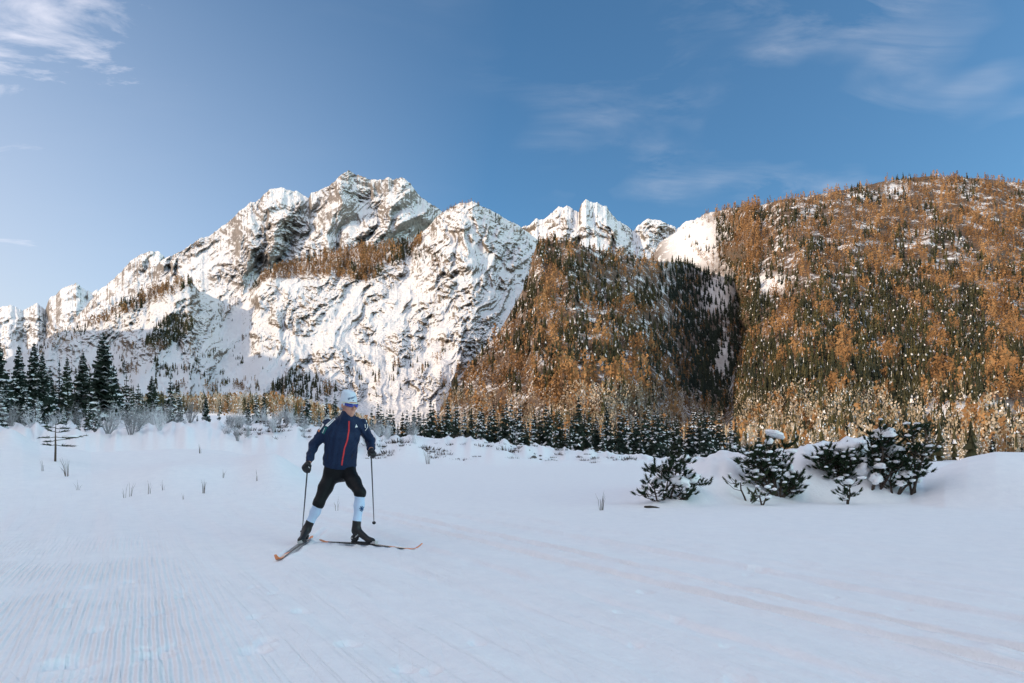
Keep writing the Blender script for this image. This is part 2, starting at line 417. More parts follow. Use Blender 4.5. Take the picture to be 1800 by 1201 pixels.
mountain('white_peak', SKY_B, [(60, 690), (400, 640)], 4300, 5900, 60, 400, 200, 120, rel_high(4.6, 0.9, 0.4, 14), M_ROCK_HIGH, crest_jag=(2.2, 12), seed=5)
mountain('rocky_massif', SKY_C, [(-260, 720), (100, 640), (400, 620), (1000, 560)], 2900, [(-260, 4000), (480, 4300), (1000, 4200)], -100, 1000, 600, 200, rel_high(3.6, 1.15, 0.35, 22), M_ROCK_HIGH, crest_jag=(3.2, 16), seed=8)
mountain('white_shoulder', SKY_F, [(840, 520), (1340, 540)], 2300, 3100, 840, 1340, 280, 110, rel_high(2.6, 1.0, 0.1, 37), M_ROCK_MID, crest_jag=(3.0, 12), seed=12)
mountain('white_mountain', SKY_D, [(-260, 775), (1080, 775)], [(-260, 600), (400, 620), (760, 600), (1080, 650)],
         [(-260, 2100), (333, 2000), (400, 2300), (560, 2250), (830, 2050), (1080, 2300)], -200, 1060, 610, 255, rel_high(1.75, 0.95, 0.45, 41), M_ROCK_MID, crest_jag=(1.6, 14), seed=16, shape=0.9)
def rel_spur(PX, PY, v, D):
    r = rel_wood(1.2, 1.0, 60)(PX, PY, v, D)
    # the spur swells towards the viewer about column 1040 and turns back into a ravine about column 1290
    r = r + 170 * np.exp(-((PX - 1030 - 0.25 * (PY - 560)) / 120.0) ** 2) * np.clip(v * 3, 0, 1) - 230 * sstep(1110, 1300, PX) * np.clip(v * 3, 0, 1)
    return r
mountain('wooded_spur', SKY_E, [(745, 785), (1420, 785)], [(745, 460), (1000, 400), (1290, 470), (1420, 500)], [(745, 580), (860, 860), (960, 1120), (1250, 1130), (1420, 1130)], 746, 1420, 320, 180, rel_spur, M_HILL, crest_jag=(1.5, 14), seed=20, smooth=True)
def rel_hill(PX, PY, v, D):
    r = rel_wood(0.9, 1.2, 80)(PX, PY, v, D)
    r = r + 110 * np.exp(-((PX - 1420) / 110.0) ** 2) * np.clip(v * 4, 0, 1) - 520 * sstep(1325, 1268, PX + 15 * fbm(PY / 80, PY * 0 + 2.2, 2, 91)) * np.clip(v * 3, 0, 1)
    r = r + 60 * np.exp(-((PX - 1720) / 70.0) ** 2) * np.exp(-((PY - 730) / 40.0) ** 2)
    return r
mountain('wooded_hill', SKY_G, [(1150, 788), (2400, 788)], [(1150, 440), (1450, 300), (1800, 270), (2400, 300)], [(1150, 1500), (1300, 1350), (1700, 1250), (2400, 1300)], 1140, 2300, 420, 200, rel_hill, M_HILL, crest_jag=(1.2, 12), seed=24, smooth=True)

# the ridge behind the left shoulder that keeps the valley floor out of the low sun
def shade_ridge():
    h = np.array([-SUN_TO.x, -SUN_TO.y]); h = h / np.linalg.norm(h); tan = math.tan(SUN_EL)
    # where its shadow ends: x, y, height of the ground or slope there
    edge = [(330, -60, 0), (109, 150, -2), (20, 195, -3), (-90, 330, 2), (-190, 460, 14), (-430, 1100, 165), (-800, 1480, 300), (-1150, 1750, 350), (-1700, 2200, 420)]
    run = [760, 740, 740, 760, 800, 900, 950, 1000, 1000]
    pts = []
    for (x, y, z), L in zip(edge, run):
        pts.append((x - h[0] * L, y - h[1] * L, z + L * tan))
    pts = [(pts[0][0] + 700, pts[0][1] - 500, pts[0][2] * 0.9)] + pts
    nS = 140
    q = np.array(pts); t = np.linspace(0, len(q) - 1, nS)
    cx, cy, cz = (np.interp(t, np.arange(len(q)), q[:, k]) for k in range(3))
    cz = cz + fbm(t * 4, t * 0, 4, 5) * 9
    V = []
    for off, fz in ((460, 0.0), (300, 0.28), (160, 0.62), (60, 0.87), (0, 1.0), (-80, 0.86), (-260, 0.5), (-600, 0.0)):
        V.append(np.stack([cx + h[0] * off, cy + h[1] * off, cz * fz - (7 if fz == 0 else 0) + fbm(t * 3 + off, t * 0 + off * .01, 3, 8) * 12 * (fz < 1) * (fz > 0)], -1))
    V = np.stack(V, 0); R = V.shape[0]
    idx = np.arange(R * nS).reshape(R, nS)
    faces = np.stack([idx[:-1, :-1], idx[:-1, 1:], idx[1:, 1:], idx[1:, :-1]], -1).reshape(-1, 4)
    tag(link('shading_ridge', np_mesh('shading_ridge', V.reshape(-1, 3), faces), None, M_HILL), kind='structure')
shade_ridge()

# ================================================================ snow-covered ground
LIP = [(-600, 764), (-100, 764), (0, 769), (40, 774), (70, 784), (110, 789), (160, 797), (200, 796), (240, 794), (300, 790), (350, 790), (400, 795), (450, 803), (500, 813), (560, 824), (640, 834), (700, 840)]
BANK = [(-600, 1.2), (380, 1.6), (440, 1.5), (500, 1.7), (560, 1.6), (640, 1.5), (700, 1.75), (780, 1.4), (860, 1.15), (1000, 0.45), (1130, 0.0), (1250, -0.3), (2600, -0.6)]
MOUND = [(1090, 0), (1125, .05), (1160, .42), (1200, .70), (1240, .80), (1290, .93), (1320, .92), (1360, .84), (1400, .92), (1440, 1.10), (1480, 1.24), (1520, 1.22), (1560, 1.05), (1600, .72), (1625, .50), (1650, .60), (1700, .86), (1750, .98), (1800, .97), (1900, .95), (2300, .9)]
FEET = [(115, 1067, 1), (176, 1107, 1), (125, 1165, 1.9), (275, 1150, 1.5), (305, 1134, 1), (289, 1074, 1.1), (263, 1082, .7), (156, 1034, .9), (482, 1042, .8), (445, 1032, .8), (450, 1085, .9), (450, 1140, 1.4), (468, 1124, 1), (325, 1040, .9), (320, 1050, .8), (230, 1022, 1), (135, 1008, 1), (612, 1132, 1.1), (530, 1075, 1), (838, 1132, .8), (1135, 1040, 1.1), (1335, 1000, 1.4), (1432, 1025, .9), (1465, 1050, .7), (1090, 1080, .8), (1190, 1088, .8), (1590, 1070, .8), (1315, 1010, .8), (1300, 1196, 1.1), (1118, 1133, .7), (1280, 1140, .7), (710, 1175, 1), (760, 1178, 0.8), (255, 1140, .8), (250, 1100, .6), (60, 1020, .6)]
def ground_z(x, y):
    x = np.asarray(x, float); y = np.asarray(y, float)
    px = CX + F * x / np.maximum(y, 0.5)
    z = fbm(x / 7, y / 7, 3, 50) * 0.035 * sstep(5, 16, y) + fbm(x / 1.1, y / 1.1, 3, 52) * 0.006
    # trail: slightly dished, with two classic ski tracks
    s = x * 0.82 + y * 0.57
    wob = fbm(y / 3.0, y * 0, 2, 60) * 0.03
    trk = 0
    for sc, dp, w in ((3.83, 0.080, 0.080), (4.22, 0.070, 0.075), (4.95, 0.04, 0.09), (3.05, 0.025, 0.1), (5.6, 0.03, 0.12)):
        q = s - sc - wob
        aq = np.abs(q)
        trk = trk - dp * sstep(w * 1.05, w * 0.55, aq) + dp * 0.30 * np.exp(-((aq - w * 1.5) / (w * 0.42)) ** 2) * (0.6 + 0.8 * perlin(x * 6, y * 6, 61))
    z = z + trk * (0.7 + 0.5 * perlin(x * 2.5, y * 2.5, 63)) * sstep(14, 9, y)
    # broad old skate marks right of the trail
    z = z + 0.018 * fbm(s * 2.6, (y * 0.82 - x * 0.57) * 0.22, 3, 65) * sstep(16, 7, y)
    for fx, fy, k in FEET:
        d = EYE * F / (fy - HY); cx = (fx - CX) / F * d
        ex = (x - cx) / (0.050 * k); ey = (y - d) / (0.055 * k)
        r2 = ex * ex + ey * ey * (1 + 0.3 * np.sin(ex * 3))
        z = z - 0.022 * k * np.exp(-r2 ** 1.4) + 0.003 * k * np.exp(-((np.sqrt(r2) - 1.5) / 0.35) ** 2) * (ey < 0.6)
    # the skis press into the snow and push a little of it aside
    for (ax, ay), (bx, by), back in (((548, 947), (484, 990), 1.6), ((566, 953), (742, 968), .5)):
        da, db_ = EYE * F / (ay - HY), EYE * F / (by - HY); A = np.array([(ax - CX) / F * da, da]); B = np.array([(bx - CX) / F * db_, db_])
        L = np.linalg.norm(B - A); u = (B - A) / L; t = (x - A[0]) * u[0] + (y - A[1]) * u[1]; q = (x - A[0]) * u[1] - (y - A[1]) * u[0]
        m = sstep(-back, -back * .3, t) * sstep(L * .98, L * .86, t)
        z = z + m * (-0.020 * np.exp(-(q / .032) ** 4) + (0.014 + .02 * perlin(x * 9, y * 9, 71)) * np.exp(-((np.abs(q) - .065) / .024) ** 2))
    # left bank: a slope up to a rounded lip about 20 m away, then a hollow where the spruces stand
    lip = curve(LIP, px); zl = EYE + (HY - lip) / F * 20.0
    left = sstep(720, 470, px)
    rise = sstep(9.5, 20.0, y) * (1 - sstep(20.5, 27, y) * 0.9)
    z = z + (zl * rise + fbm(x / 3.4, y / 2.6, 3, 70) * 0.07 * sstep(10, 14, y) * sstep(40, 26, y)) * left
    z = z + left * sstep(27, 110, y) * 4.2
    z = z + 0.42 * np.exp(-((px - 480) / 50) ** 2) * np.exp(-((y - 16) / 2.4) ** 2) + 0.16 * np.exp(-((px - 300) / 70) ** 2) * np.exp(-((y - 14) / 1.5) ** 2)
    z = z + 0.26 * np.exp(-((px - 18) / 24) ** 2) * np.exp(-((y - 19) / 1.6) ** 2)
    # far river bank, rough
    bank = curve(BANK, px)
    bk = sstep(36, 46, y + 3 * fbm(x / 9, y / 9, 2, 72)) * (1 - sstep(55, 85, y))
    rough = (ridged(x / 3.2, y / 4.5, 3, 75) - 0.8) * 0.75 + fbm(x / 1.1, y / 1.4, 2, 77) * 0.22
    z = z + (bank + rough * sstep(0.0, 0.8, bank + 0.5)) * bk
    # river flat beyond, rising to the foot of the slopes
    flat = sstep(58, 90, y)
    z = z + flat * (-2.6 + fbm(x / 30, y / 30, 3, 80) * 0.7) + sstep(150, 560, y) * 9.0 + sstep(400, 900, y) * 26 + left * sstep(120, 460, y) * 17 
    # drifted mounds that carry the dwarf pines on the right
    mz = curve(MOUND, px)
    foot = curve([(1090, 11.0), (1200, 11.2), (1300, 11.8), (1420, 12.4), (1600, 12.2), (1660, 11.2), (1800, 10.6), (2300, 9.0)], px)
    prof = sstep(0, 1, (y - foot) / (13.7 - foot)) ** 0.75 * (1 - sstep(14.4, 18.5, y))
    lump = fbm(x / 0.8, y / 0.8, 3, 90) * 0.19 * sstep(1640, 1590, px) + (ridged(x / 1.2, y / 1.5, 2, 92) - 0.7) * 0.16 * sstep(1640, 1590, px)
    z = z + np.maximum(mz * prof + lump * prof * sstep(0, 0.4, mz), 0)
    return z

def build_ground():
    cols = np.concatenate([np.linspace(-900, -70, 40)[:-1], np.linspace(-70, 1870, 600), np.linspace(1870, 2700, 40)[1:]])
    pys = np.linspace(1330, 806, 310)
    d1 = EYE * F / (pys - HY)
    d = np.concatenate([[0.5, 1.0, 1.5], d1, np.linspace(d1[-1] + 0.8, 110, 70), np.geomspace(112, 1400, 60)])
    C, Dd = np.meshgrid(cols, d)
    X = (C - CX) / F * Dd
    Z = ground_z(X, Dd)
    V = np.stack([X, Dd, Z], -1); R, Cn = Dd.shape
    idx = np.arange(R * Cn).reshape(R, Cn)
    faces = np.stack([idx[:-1, :-1], idx[:-1, 1:], idx[1:, 1:], idx[1:, :-1]], -1).reshape(-1, 4)
    tag(link('snow_ground', np_mesh('snow_ground', V.reshape(-1, 3), faces), None, M_GROUND), kind='structure')
    # the rest of the valley floor, out of the picture
    n = 64
    vs = [(0, 0, -9.0)] + [(9000 * math.cos(2 * math.pi * i / n), 9000 * math.sin(2 * math.pi * i / n), -9.0) for i in range(n)]
    fs = [(0, i + 1, (i + 1) % n + 1) for i in range(n)]
    tag(link('valley_floor', np_mesh('valley_floor', vs, fs), None, M_SNOW), kind='structure')
build_ground()
def gz(x, y):
    return float(ground_z(np.array([x]), np.array([y]))[0])
# ================================================================ trees
def kite(V, Fc, MI, a, l, r, t, m):
    i = len(V); V += [a, l, t, r]; Fc += [(i, i + 1, i + 2), (i, i + 2, i + 3)]; MI += [m, m]

def tmpl_conifer(rng, tiers, blades, R, droop=0.05, width=0.55, snow=0.25, low=0.06, power=0.85, up=0.0):
    """unit-height conifer of drooping kite-shaped boughs; material 0 needles, 1 snow"""
    V, Fc, MI = [], [], []
    for k in range(tiers):
        u = low + (0.97 - low) * (k + rng.uniform(-.3, .3)) / tiers
        r0 = R * max(0.07, (1 - u)) ** power
        a0 = rng.uniform(0, 6.28)
        for b in range(blades):
            a = a0 + 6.283 * (b + rng.uniform(-.35, .35)) / blades
            r = r0 * rng.uniform(0.65, 1.2); w = r * width * rng.uniform(.7, 1.2)
            c, s = math.cos(a), math.sin(a)
            dz = -droop * rng.uniform(.5, 1.4) * (r / R) + up * r
            zi = u + 1.1 / tiers
            m = 1 if rng.random() < snow else 0
            kite(V, Fc, MI, (0, 0, zi), (c * r * .55 - s * w, s * r * .55 + c * w, u + dz * .5 - .02), (c * r * .55 + s * w, s * r * .55 - c * w, u + dz * .5 - .02), (c * r, s * r, u + dz), m)
    i = len(V); V += [(0, 0, 1.0), (R * .10, 0, .93), (-R * .06, R * .09, .93), (-R * .06, -R * .09, .93)]
    Fc += [(i, i + 1, i + 2), (i, i + 2, i + 3), (i, i + 3, i + 1)]; MI += [0, 0, 0]
    i = len(V); w = 0.012
    V += [(w, 0, -.06), (-w * .5, w * .87, -.06), (-w * .5, -w * .87, -.06), (0, 0, .9)]
    Fc += [(i, i + 1, i + 3), (i + 1, i + 2, i + 3), (i + 2, i, i + 3)]; MI += [0, 0, 0]
    return np.array(V), np.array(Fc), np.array(MI)

def tmpl_bush(rng, n, R, snow=0.0, wide=0.035):
    """unit-height leafless crown: many narrow twigs fanning up from a short stem"""
    V, Fc, MI = [], [], []
    for k in range(n):
        a = rng.uniform(0, 6.28); q = math.sqrt(rng.random()); h = rng.uniform(.45, 1.0) * (1 - .35 * q)
        b = rng.uniform(.0, .45) * h; rb = R * q * .3; rt = R * q
        c, s = math.cos(a), math.sin(a); w = wide * rng.uniform(.6, 1.4)
        kite(V, Fc, MI, (c * rb, s * rb, b), (c * (rb + rt) / 2 - s * w, s * (rb + rt) / 2 + c * w, (b + h) * .52), (c * (rb + rt) / 2 + s * w, s * (rb + rt) / 2 - c * w, (b + h) * .5), (c * rt, s * rt, h), 1 if rng.random() < snow else 0)
    i = len(V); w = 0.012
    V += [(w, 0, -.06), (-w * .5, w * .87, -.06), (-w * .5, -w * .87, -.06), (0, 0, .7)]
    Fc += [(i, i + 1, i + 3), (i + 1, i + 2, i + 3), (i + 2, i, i + 3)]; MI += [0, 0, 0]
    return np.array(V), np.array(Fc), np.array(MI)

def tmpl_speck(rng, n, R, conical, size, snow=0.0, low=.08, trunk=True):
    """unit-height crown of a leafless or frosted tree: many small flakes of twig spread through its volume"""
    V, Fc, MI = [], [], []
    for k in range(n):
        u = low + (1 - low) * (k + rng.random()) / n
        rm = R * ((1 - u) ** .8 + .05) if conical else R * math.sqrt(max(.02, 1 - ((u - .55) / .5) ** 2))
        a = rng.uniform(0, 6.28); q = rm * math.sqrt(rng.uniform(.05, 1)); x, y = math.cos(a) * q, math.sin(a) * q
        b = rng.uniform(0, 6.28); s1 = size * rng.uniform(.5, 1.3); s2 = size * rng.uniform(.8, 2.0); t = rng.uniform(-.5, .5)
        dx, dy = math.cos(b) * s1, math.sin(b) * s1
        kite(V, Fc, MI, (x, y, u - s2 * .6), (x - dx, y - dy, u - t * s1), (x + dx, y + dy, u + t * s1), (x * 1.08 + dx * .3, y * 1.08 + dy * .3, u + s2), 1 if rng.random() < snow else 0)
    i = len(V); w = 0.012
    V += [(w, 0, -.06), (-w * .5, w * .87, -.06), (-w * .5, -w * .87, -.06), (0, 0, .9)]
    Fc += [(i, i + 1, i + 3), (i + 1, i + 2, i + 3), (i + 2, i, i + 3)]; MI += [0, 0, 0]
    return np.array(V), np.array(Fc), np.array(MI)

_r = random.Random(3)
T_SPRUCE = [tmpl_conifer(_r, 6, 4, 0.19, droop=.11, width=.7, snow=0.03) for _ in range(6)]
T_SPRUCE_W = [tmpl_conifer(_r, 6, 4, 0.19, droop=.11, width=.7, snow=0.10) for _ in range(6)]
T_LARCH = [tmpl_speck(_r, 22, 0.19, True, .054, .01) for _ in range(6)]
T_BUSH = [tmpl_speck(_r, 18, 0.45, False, .10, .04) for _ in range(6)]
T_FROSTC = [tmpl_speck(_r, 24, 0.20, True, .034, .12) for _ in range(6)]
T_FROSTB = [tmpl_speck(_r, 26, 0.30, False, .036, .10) for _ in range(6)]

def plant_mass(name, templates, pts, hts, tints, mats, wide=1.0, seed=1):
    """one far-off wood: every tree its own geometry, joined"""
    rng = np.random.default_rng(seed); n = len(pts)
    if n == 0: return
    Vs, Fs, Ms, Ts, off = [], [], [], [], 0
    which = rng.integers(0, len(templates), n); ang = rng.random(n) * 6.283
    for k, (tv, tf, tm) in enumerate(templates):
        sel = np.where(which == k)[0]
        if len(sel) == 0: continue
        c, s = np.cos(ang[sel]), np.sin(ang[sel]); h = hts[sel]; w = h * wide * rng.uniform(.75, 1.25, len(sel))
        x = (tv[None, :, 0] * c[:, None] - tv[None, :, 1] * s[:, None]) * w[:, None] + pts[sel, 0][:, None]
        y = (tv[None, :, 0] * s[:, None] + tv[None, :, 1] * c[:, None]) * w[:, None] + pts[sel, 1][:, None]
        z = tv[None, :, 2] * h[:, None] + pts[sel, 2][:, None]
        Vs.append(np.stack([x, y, z], -1).reshape(-1, 3))
        Fs.append((tf[None] + (np.arange(len(sel)) * len(tv))[:, None, None] + off).reshape(-1, 3))
        Ms.append(np.tile(tm, len(sel))); Ts.append(np.repeat(tints[sel], len(tf)))
        off += len(sel) * len(tv)
    o = link(name, np_mesh(name, np.concatenate(Vs), np.concatenate(Fs), False, np.concatenate(Ms), {'tint': np.concatenate(Ts)}), None, mats)
    tag(o, kind='stuff')
    return o

def scatter(n, box, seed):
    r = np.random.default_rng(seed)
    return r.uniform(box[0], box[2], n), r.uniform(box[1], box[3], n), r

WOOD = {k: [[], [], []] for k in ('larch', 'spruce', 'brush', 'frost', 'dark')}
def add_wood(kind, p, h, t):
    WOOD[kind][0].append(p); WOOD[kind][1].append(h); WOOD[kind][2].append(t)

def wood_on(surf, poly, n, seed, mix, hrange, dens=None):
    xs = [p[0] for p in poly]; ys = [p[1] for p in poly]
    px, py, r = scatter(n, (min(xs), min(ys), max(xs), max(ys)), seed)
    ok = inside(poly, px, py)
    if dens is not None: ok &= r.random(n) < dens(px, py)
    px, py = px[ok], py[ok]
    p = on_surface(surf, px, py); good = ~np.isnan(p[:, 0]); p, px, py = p[good], px[good], py[good]
    h = r.uniform(hrange[0], hrange[1], len(p)) * r.uniform(.75, 1.15, len(p))
    t = np.clip(0.5 + 0.35 * fbm(px / 40, py / 40, 2, seed + 3) + r.normal(0, .2, len(p)), 0, 1)
    u = np.clip(fbm(px / 55, py / 40, 3, seed + 7) * 0.95 + .22 + .56 * r.random(len(p)), 0, 1.3)
    w = mix(px, py, u, r)                      # array of kind indices
    for i, kd in enumerate(('larch', 'spruce', 'brush', 'frost', 'dark')):
        s = w == i
        if s.any():
            hh = h[s] * (0.5 if kd == 'brush' else 1.0)
            add_wood(kd, p[s] - np.array([0, 0, 0.3]), hh, t[s])

def clear(spots, px, py):
    d = np.ones_like(px)
    for cx, cy, rx, ry, k in spots: d = d - k * np.exp(-((px - cx) / rx) ** 2 - ((py - cy) / ry) ** 2)
    return np.clip(d, 0, 1)

# ---- right hill
HILL = [(1290, 770), (1292, 500), (1245, 470), (1215, 440), (1195, 410), (1224, 372), (1380, 336), (1560, 300), (1660, 290), (1900, 300), (1900, 790), (1290, 790)]
def hill_dens(px, py):
    d = clear([(1220, 415, 30, 22, .97), (1255, 405, 26, 20, .8), (1350, 500, 45, 22, .75), (1570, 335, 26, 12, .8), (1690, 440, 50, 30, .4), (1630, 450, 30, 30, .3), (1700, 730, 90, 26, .93), (1800, 720, 60, 30, .85), (1610, 740, 50, 18, .7)], px, py)
    return d * (0.62 + 0.38 * sstep(-.2, .3, fbm(px / 60, py / 50, 2, 5)))
def hill_mix(px, py, u, r):
    larch = 0.72 - 0.45 * sstep(400, 520, py) + 0.22 * sstep(1640, 1760, px) - .12 * sstep(600, 700, py)
    k = np.where(u < larch, 0, 1)
    k = np.where((r.random(len(px)) < 0.20), 2, k)
    return np.where((py > 690) & (r.random(len(px)) < 0.55 * sstep(680, 750, py)), 3, k)
wood_on('wooded_hill', HILL, 20500, 101, hill_mix, (10.5, 16.5), hill_dens)
wood_on('wooded_hill', [(1255, 372), (1335, 352), (1335, 560), (1310, 700), (1290, 480), (1262, 460)], 1500, 117, hill_mix, (15, 22))
# ---- spur
SPUR = [(762, 745), (800, 668), (835, 625), (880, 580), (915, 520), (940, 455), (950, 405), (1000, 408), (1065, 430), (1130, 442), (1206, 446), (1240, 462), (1300, 478), (1300, 790), (770, 790)]
def spur_dens(px, py):
    d = clear([(930, 720, 60, 14, .8), (1060, 670, 24, 26, .75), (1060, 480, 22, 22, .6), (1258, 525, 28, 30, .95), (1268, 640, 18, 45, .85), (1150, 560, 22, 14, .5), (990, 590, 40, 40, .35), (860, 690, 20, 20, .5), (1000, 730, 30, 10, .5)], px, py)
    return d * (0.5 + 0.5 * sstep(-.25, .3, fbm(px / 45, py / 40, 2, 15)))
def spur_mix(px, py, u, r):
    k = np.where(u < 0.42, 0, 1)
    k = np.where((py > 640) & (u < 0.75), 0, k)
    k = np.where(r.random(len(px)) < 0.22 + 0.3 * sstep(600, 700, py), 2, k)
    k = np.where((r.random(len(px)) < .84 * sstep(1135, 1225, px + 45 * fbm(py / 45, px / 60, 3, 31))) & (py < 715), 4, k)  # shade-toned spruce takes over on the side turned from the sun
    return np.where((py > 700) & (r.random(len(px)) < 0.6), 3, k)
wood_on('wooded_spur', SPUR, 9500, 102, spur_mix, (11, 18), spur_dens)
wood_on('wooded_spur', [(1180, 452), (1206, 452), (1296, 482), (1300, 745), (1235, 720), (1212, 640), (1200, 560)], 650, 118, lambda px, py, u, r: np.where(r.random(len(px)) < .05, 0, 4), (12, 19), lambda a, b: clear([(1258, 525, 30, 30, .95), (1268, 640, 16, 45, .85), (1220, 600, 20, 30, .5)], a, b))
# ---- belts of larch on the white mountain
lm = lambda px, py, u, r: np.where(u < 0.72, 0, 1)
wood_on('white_mountain', [(437, 515), (460, 486), (483, 468), (573, 442), (640, 428), (735, 415), (748, 424), (715, 455), (680, 470), (650, 500), (600, 492), (570, 486), (520, 492), (470, 492)], 3300, 103, lm, (20, 29))
wood_on('white_mountain', [(140, 580), (200, 548), (220, 528), (270, 506), (340, 486), (340, 502), (280, 530), (240, 545), (195, 566)], 1100, 104, lm, (20, 29))
wood_on('white_mountain', [(30, 632), (100, 585), (150, 572), (195, 560), (150, 590), (90, 622)], 420, 105, lambda px, py, u, r: np.where(u < .5, 0, 1), (12, 18))
wood_on('white_mountain', [(765, 384), (790, 364), (830, 352), (850, 360), (815, 366), (790, 376)], 220, 106, lm, (9, 14))
wood_on('white_mountain', [(850, 366), (880, 380), (930, 414), (935, 440), (900, 410), (870, 392)], 330, 107, lambda px, py, u, r: np.where(u < .3, 0, 1), (10, 16), lambda a, b: np.full(a.shape, .7))
sm = lambda px, py, u, r: np.where(u < 0.2, 0, 1)
wood_on('white_mountain', [(255, 600), (290, 560), (335, 555), (345, 575), (300, 612), (262, 625)], 620, 108, lambda px, py, u, r: np.where(u < .25, 2, 1), (14, 20))
wood_on('white_mountain', [(380, 540), (400, 510), (425, 500), (420, 530), (390, 570)], 170, 109, sm, (12, 18), lambda a, b: np.full(a.shape, .7))
wood_on('white_mountain', [(465, 702), (480, 680), (520, 650), (560, 668), (595, 690), (560, 705)], 330, 110, sm, (12, 18))
wood_on('white_mountain', [(590, 700), (630, 668), (700, 625), (770, 600), (830, 640), (790, 690), (720, 655), (660, 690)], 420, 111, lambda px, py, u, r: np.where(u < .6, 0, 1), (11, 16), lambda a, b: sstep(-.1, .3, fbm(a / 30, b / 24, 2, 33)))
wood_on('white_mountain', [(735, 420), (760, 430), (790, 470), (740, 470), (700, 468)], 230, 112, lm, (10, 15), lambda a, b: np.full(a.shape, .55))
# single trees dotted over the snowy faces
wood_on('white_mountain', [(100, 690), (220, 560), (420, 540), (520, 480), (700, 470), (830, 372), (930, 440), (880, 570), (760, 700), (400, 700)], 2600, 113, lambda px, py, u, r: np.where(u < .35, 0, 1), (5, 11), lambda a, b: sstep(.0, .4, fbm(a / 26, b / 20, 2, 35)) * .8)
wood_on('white_mountain', [(60, 700), (200, 600), (420, 620), (460, 690), (300, 720)], 2600, 114, sm, (8, 15), lambda a, b: sstep(-.05, .35, fbm(a / 30, b / 24, 2, 36)) * .9)
wood_on('white_shoulder', [(1085, 385), (1110, 405), (1125, 440), (1100, 430)], 60, 115, sm, (12, 18))
wood_on('white_shoulder', [(960, 430), (1110, 430), (1200, 400), (1220, 450), (1000, 460)], 160, 116, sm, (11, 16), lambda a, b: np.full(a.shape, .5))

# ---- the lit river-flat wood, frosted
def flat_wood():
    r = np.random.default_rng(120)
    n = 3600
    px = r.uniform(230, 1900, n); d = np.exp(r.uniform(math.log(175), math.log(640), n))
    far0 = curve([(230, 420), (450, 380), (640, 225), (1000, 195), (1250, 185), (1500, 150), (1900, 120)], px)
    far0 = far0 - 45 * (px < 560)
    d = np.where(px > 1250, np.exp(r.uniform(np.log(far0), math.log(420), n)), d)
    ok = (d > far0) & (r.random(n) < np.where(px < 640, 1.0, 0.8))
    ok &= ~((px > 1560) & (r.random(n) < .55))
    px, d = px[ok], d[ok]
    x = (px - CX) / F * d; z = ground_z(x, d)
    p = np.stack([x, d, z - .2], -1)
    h = r.uniform(5, 11, len(p)); t = np.clip(r.normal(.5, .25, len(p)), 0, 1)
    k = r.random(len(p))
    fr = k < .56; sp = (k >= .56) & (k < .82); la = k >= .82
    add_wood('frost', p[fr], h[fr], t[fr]); add_wood('spruce', p[sp], h[sp], t[sp] * .5 + .5); add_wood('larch', p[la], h[la], t[la])
flat_wood()
def golden_band():
    r = np.random.default_rng(121); n = 1300
    px = r.uniform(250, 690, n); d = np.exp(r.uniform(math.log(360), math.log(620), n)); x = (px - CX) / F * d
    p = np.stack([x, d, ground_z(x, d) - .2], -1); h = r.uniform(7, 13.5, n); t = np.clip(r.normal(.6, .22, n), 0, 1); k = r.random(n)
    fr = k < .62; la = (k >= .62) & (k < .76); sp = k >= .76
    add_wood('frost', p[fr], h[fr], t[fr]); add_wood('larch', p[la], h[la], t[la]); add_wood('spruce', p[sp], h[sp], t[sp] * .5 + .5)
golden_band()
def cat_wood(k): return tuple(np.concatenate(WOOD[k][i]) for i in range(3))
p_, h_, t_ = cat_wood('larch'); plant_mass('larch_forest', T_LARCH, p_, h_, t_, [M_LARCH, M_SNOW], 1.35, 1)
p_, h_, t_ = cat_wood('spruce'); plant_mass('spruce_forest', T_SPRUCE + T_SPRUCE_W[:2], p_, h_, t_, [M_SPRUCE, M_SNOW], 1.0, 2)
p_, h_, t_ = cat_wood('dark'); plant_mass('ravine_spruce_forest', T_SPRUCE, p_, h_, t_, [M_SPRUCE_SHADED, M_SPRUCE_SHADED], 1.15, 5)
p_, h_, t_ = cat_wood('brush'); plant_mass('leafless_brushwood', T_BUSH, p_, h_, t_, [M_BRUSH, M_SNOW], 1.0, 3)
p_, h_, t_ = cat_wood('frost'); plant_mass('frosted_woodland', T_FROSTC + T_FROSTB, p_, h_, t_, [M_FROST, M_SNOW], 1.0, 4)
print('wood', {k: sum(len(a) for a in WOOD[k][0]) for k in WOOD})
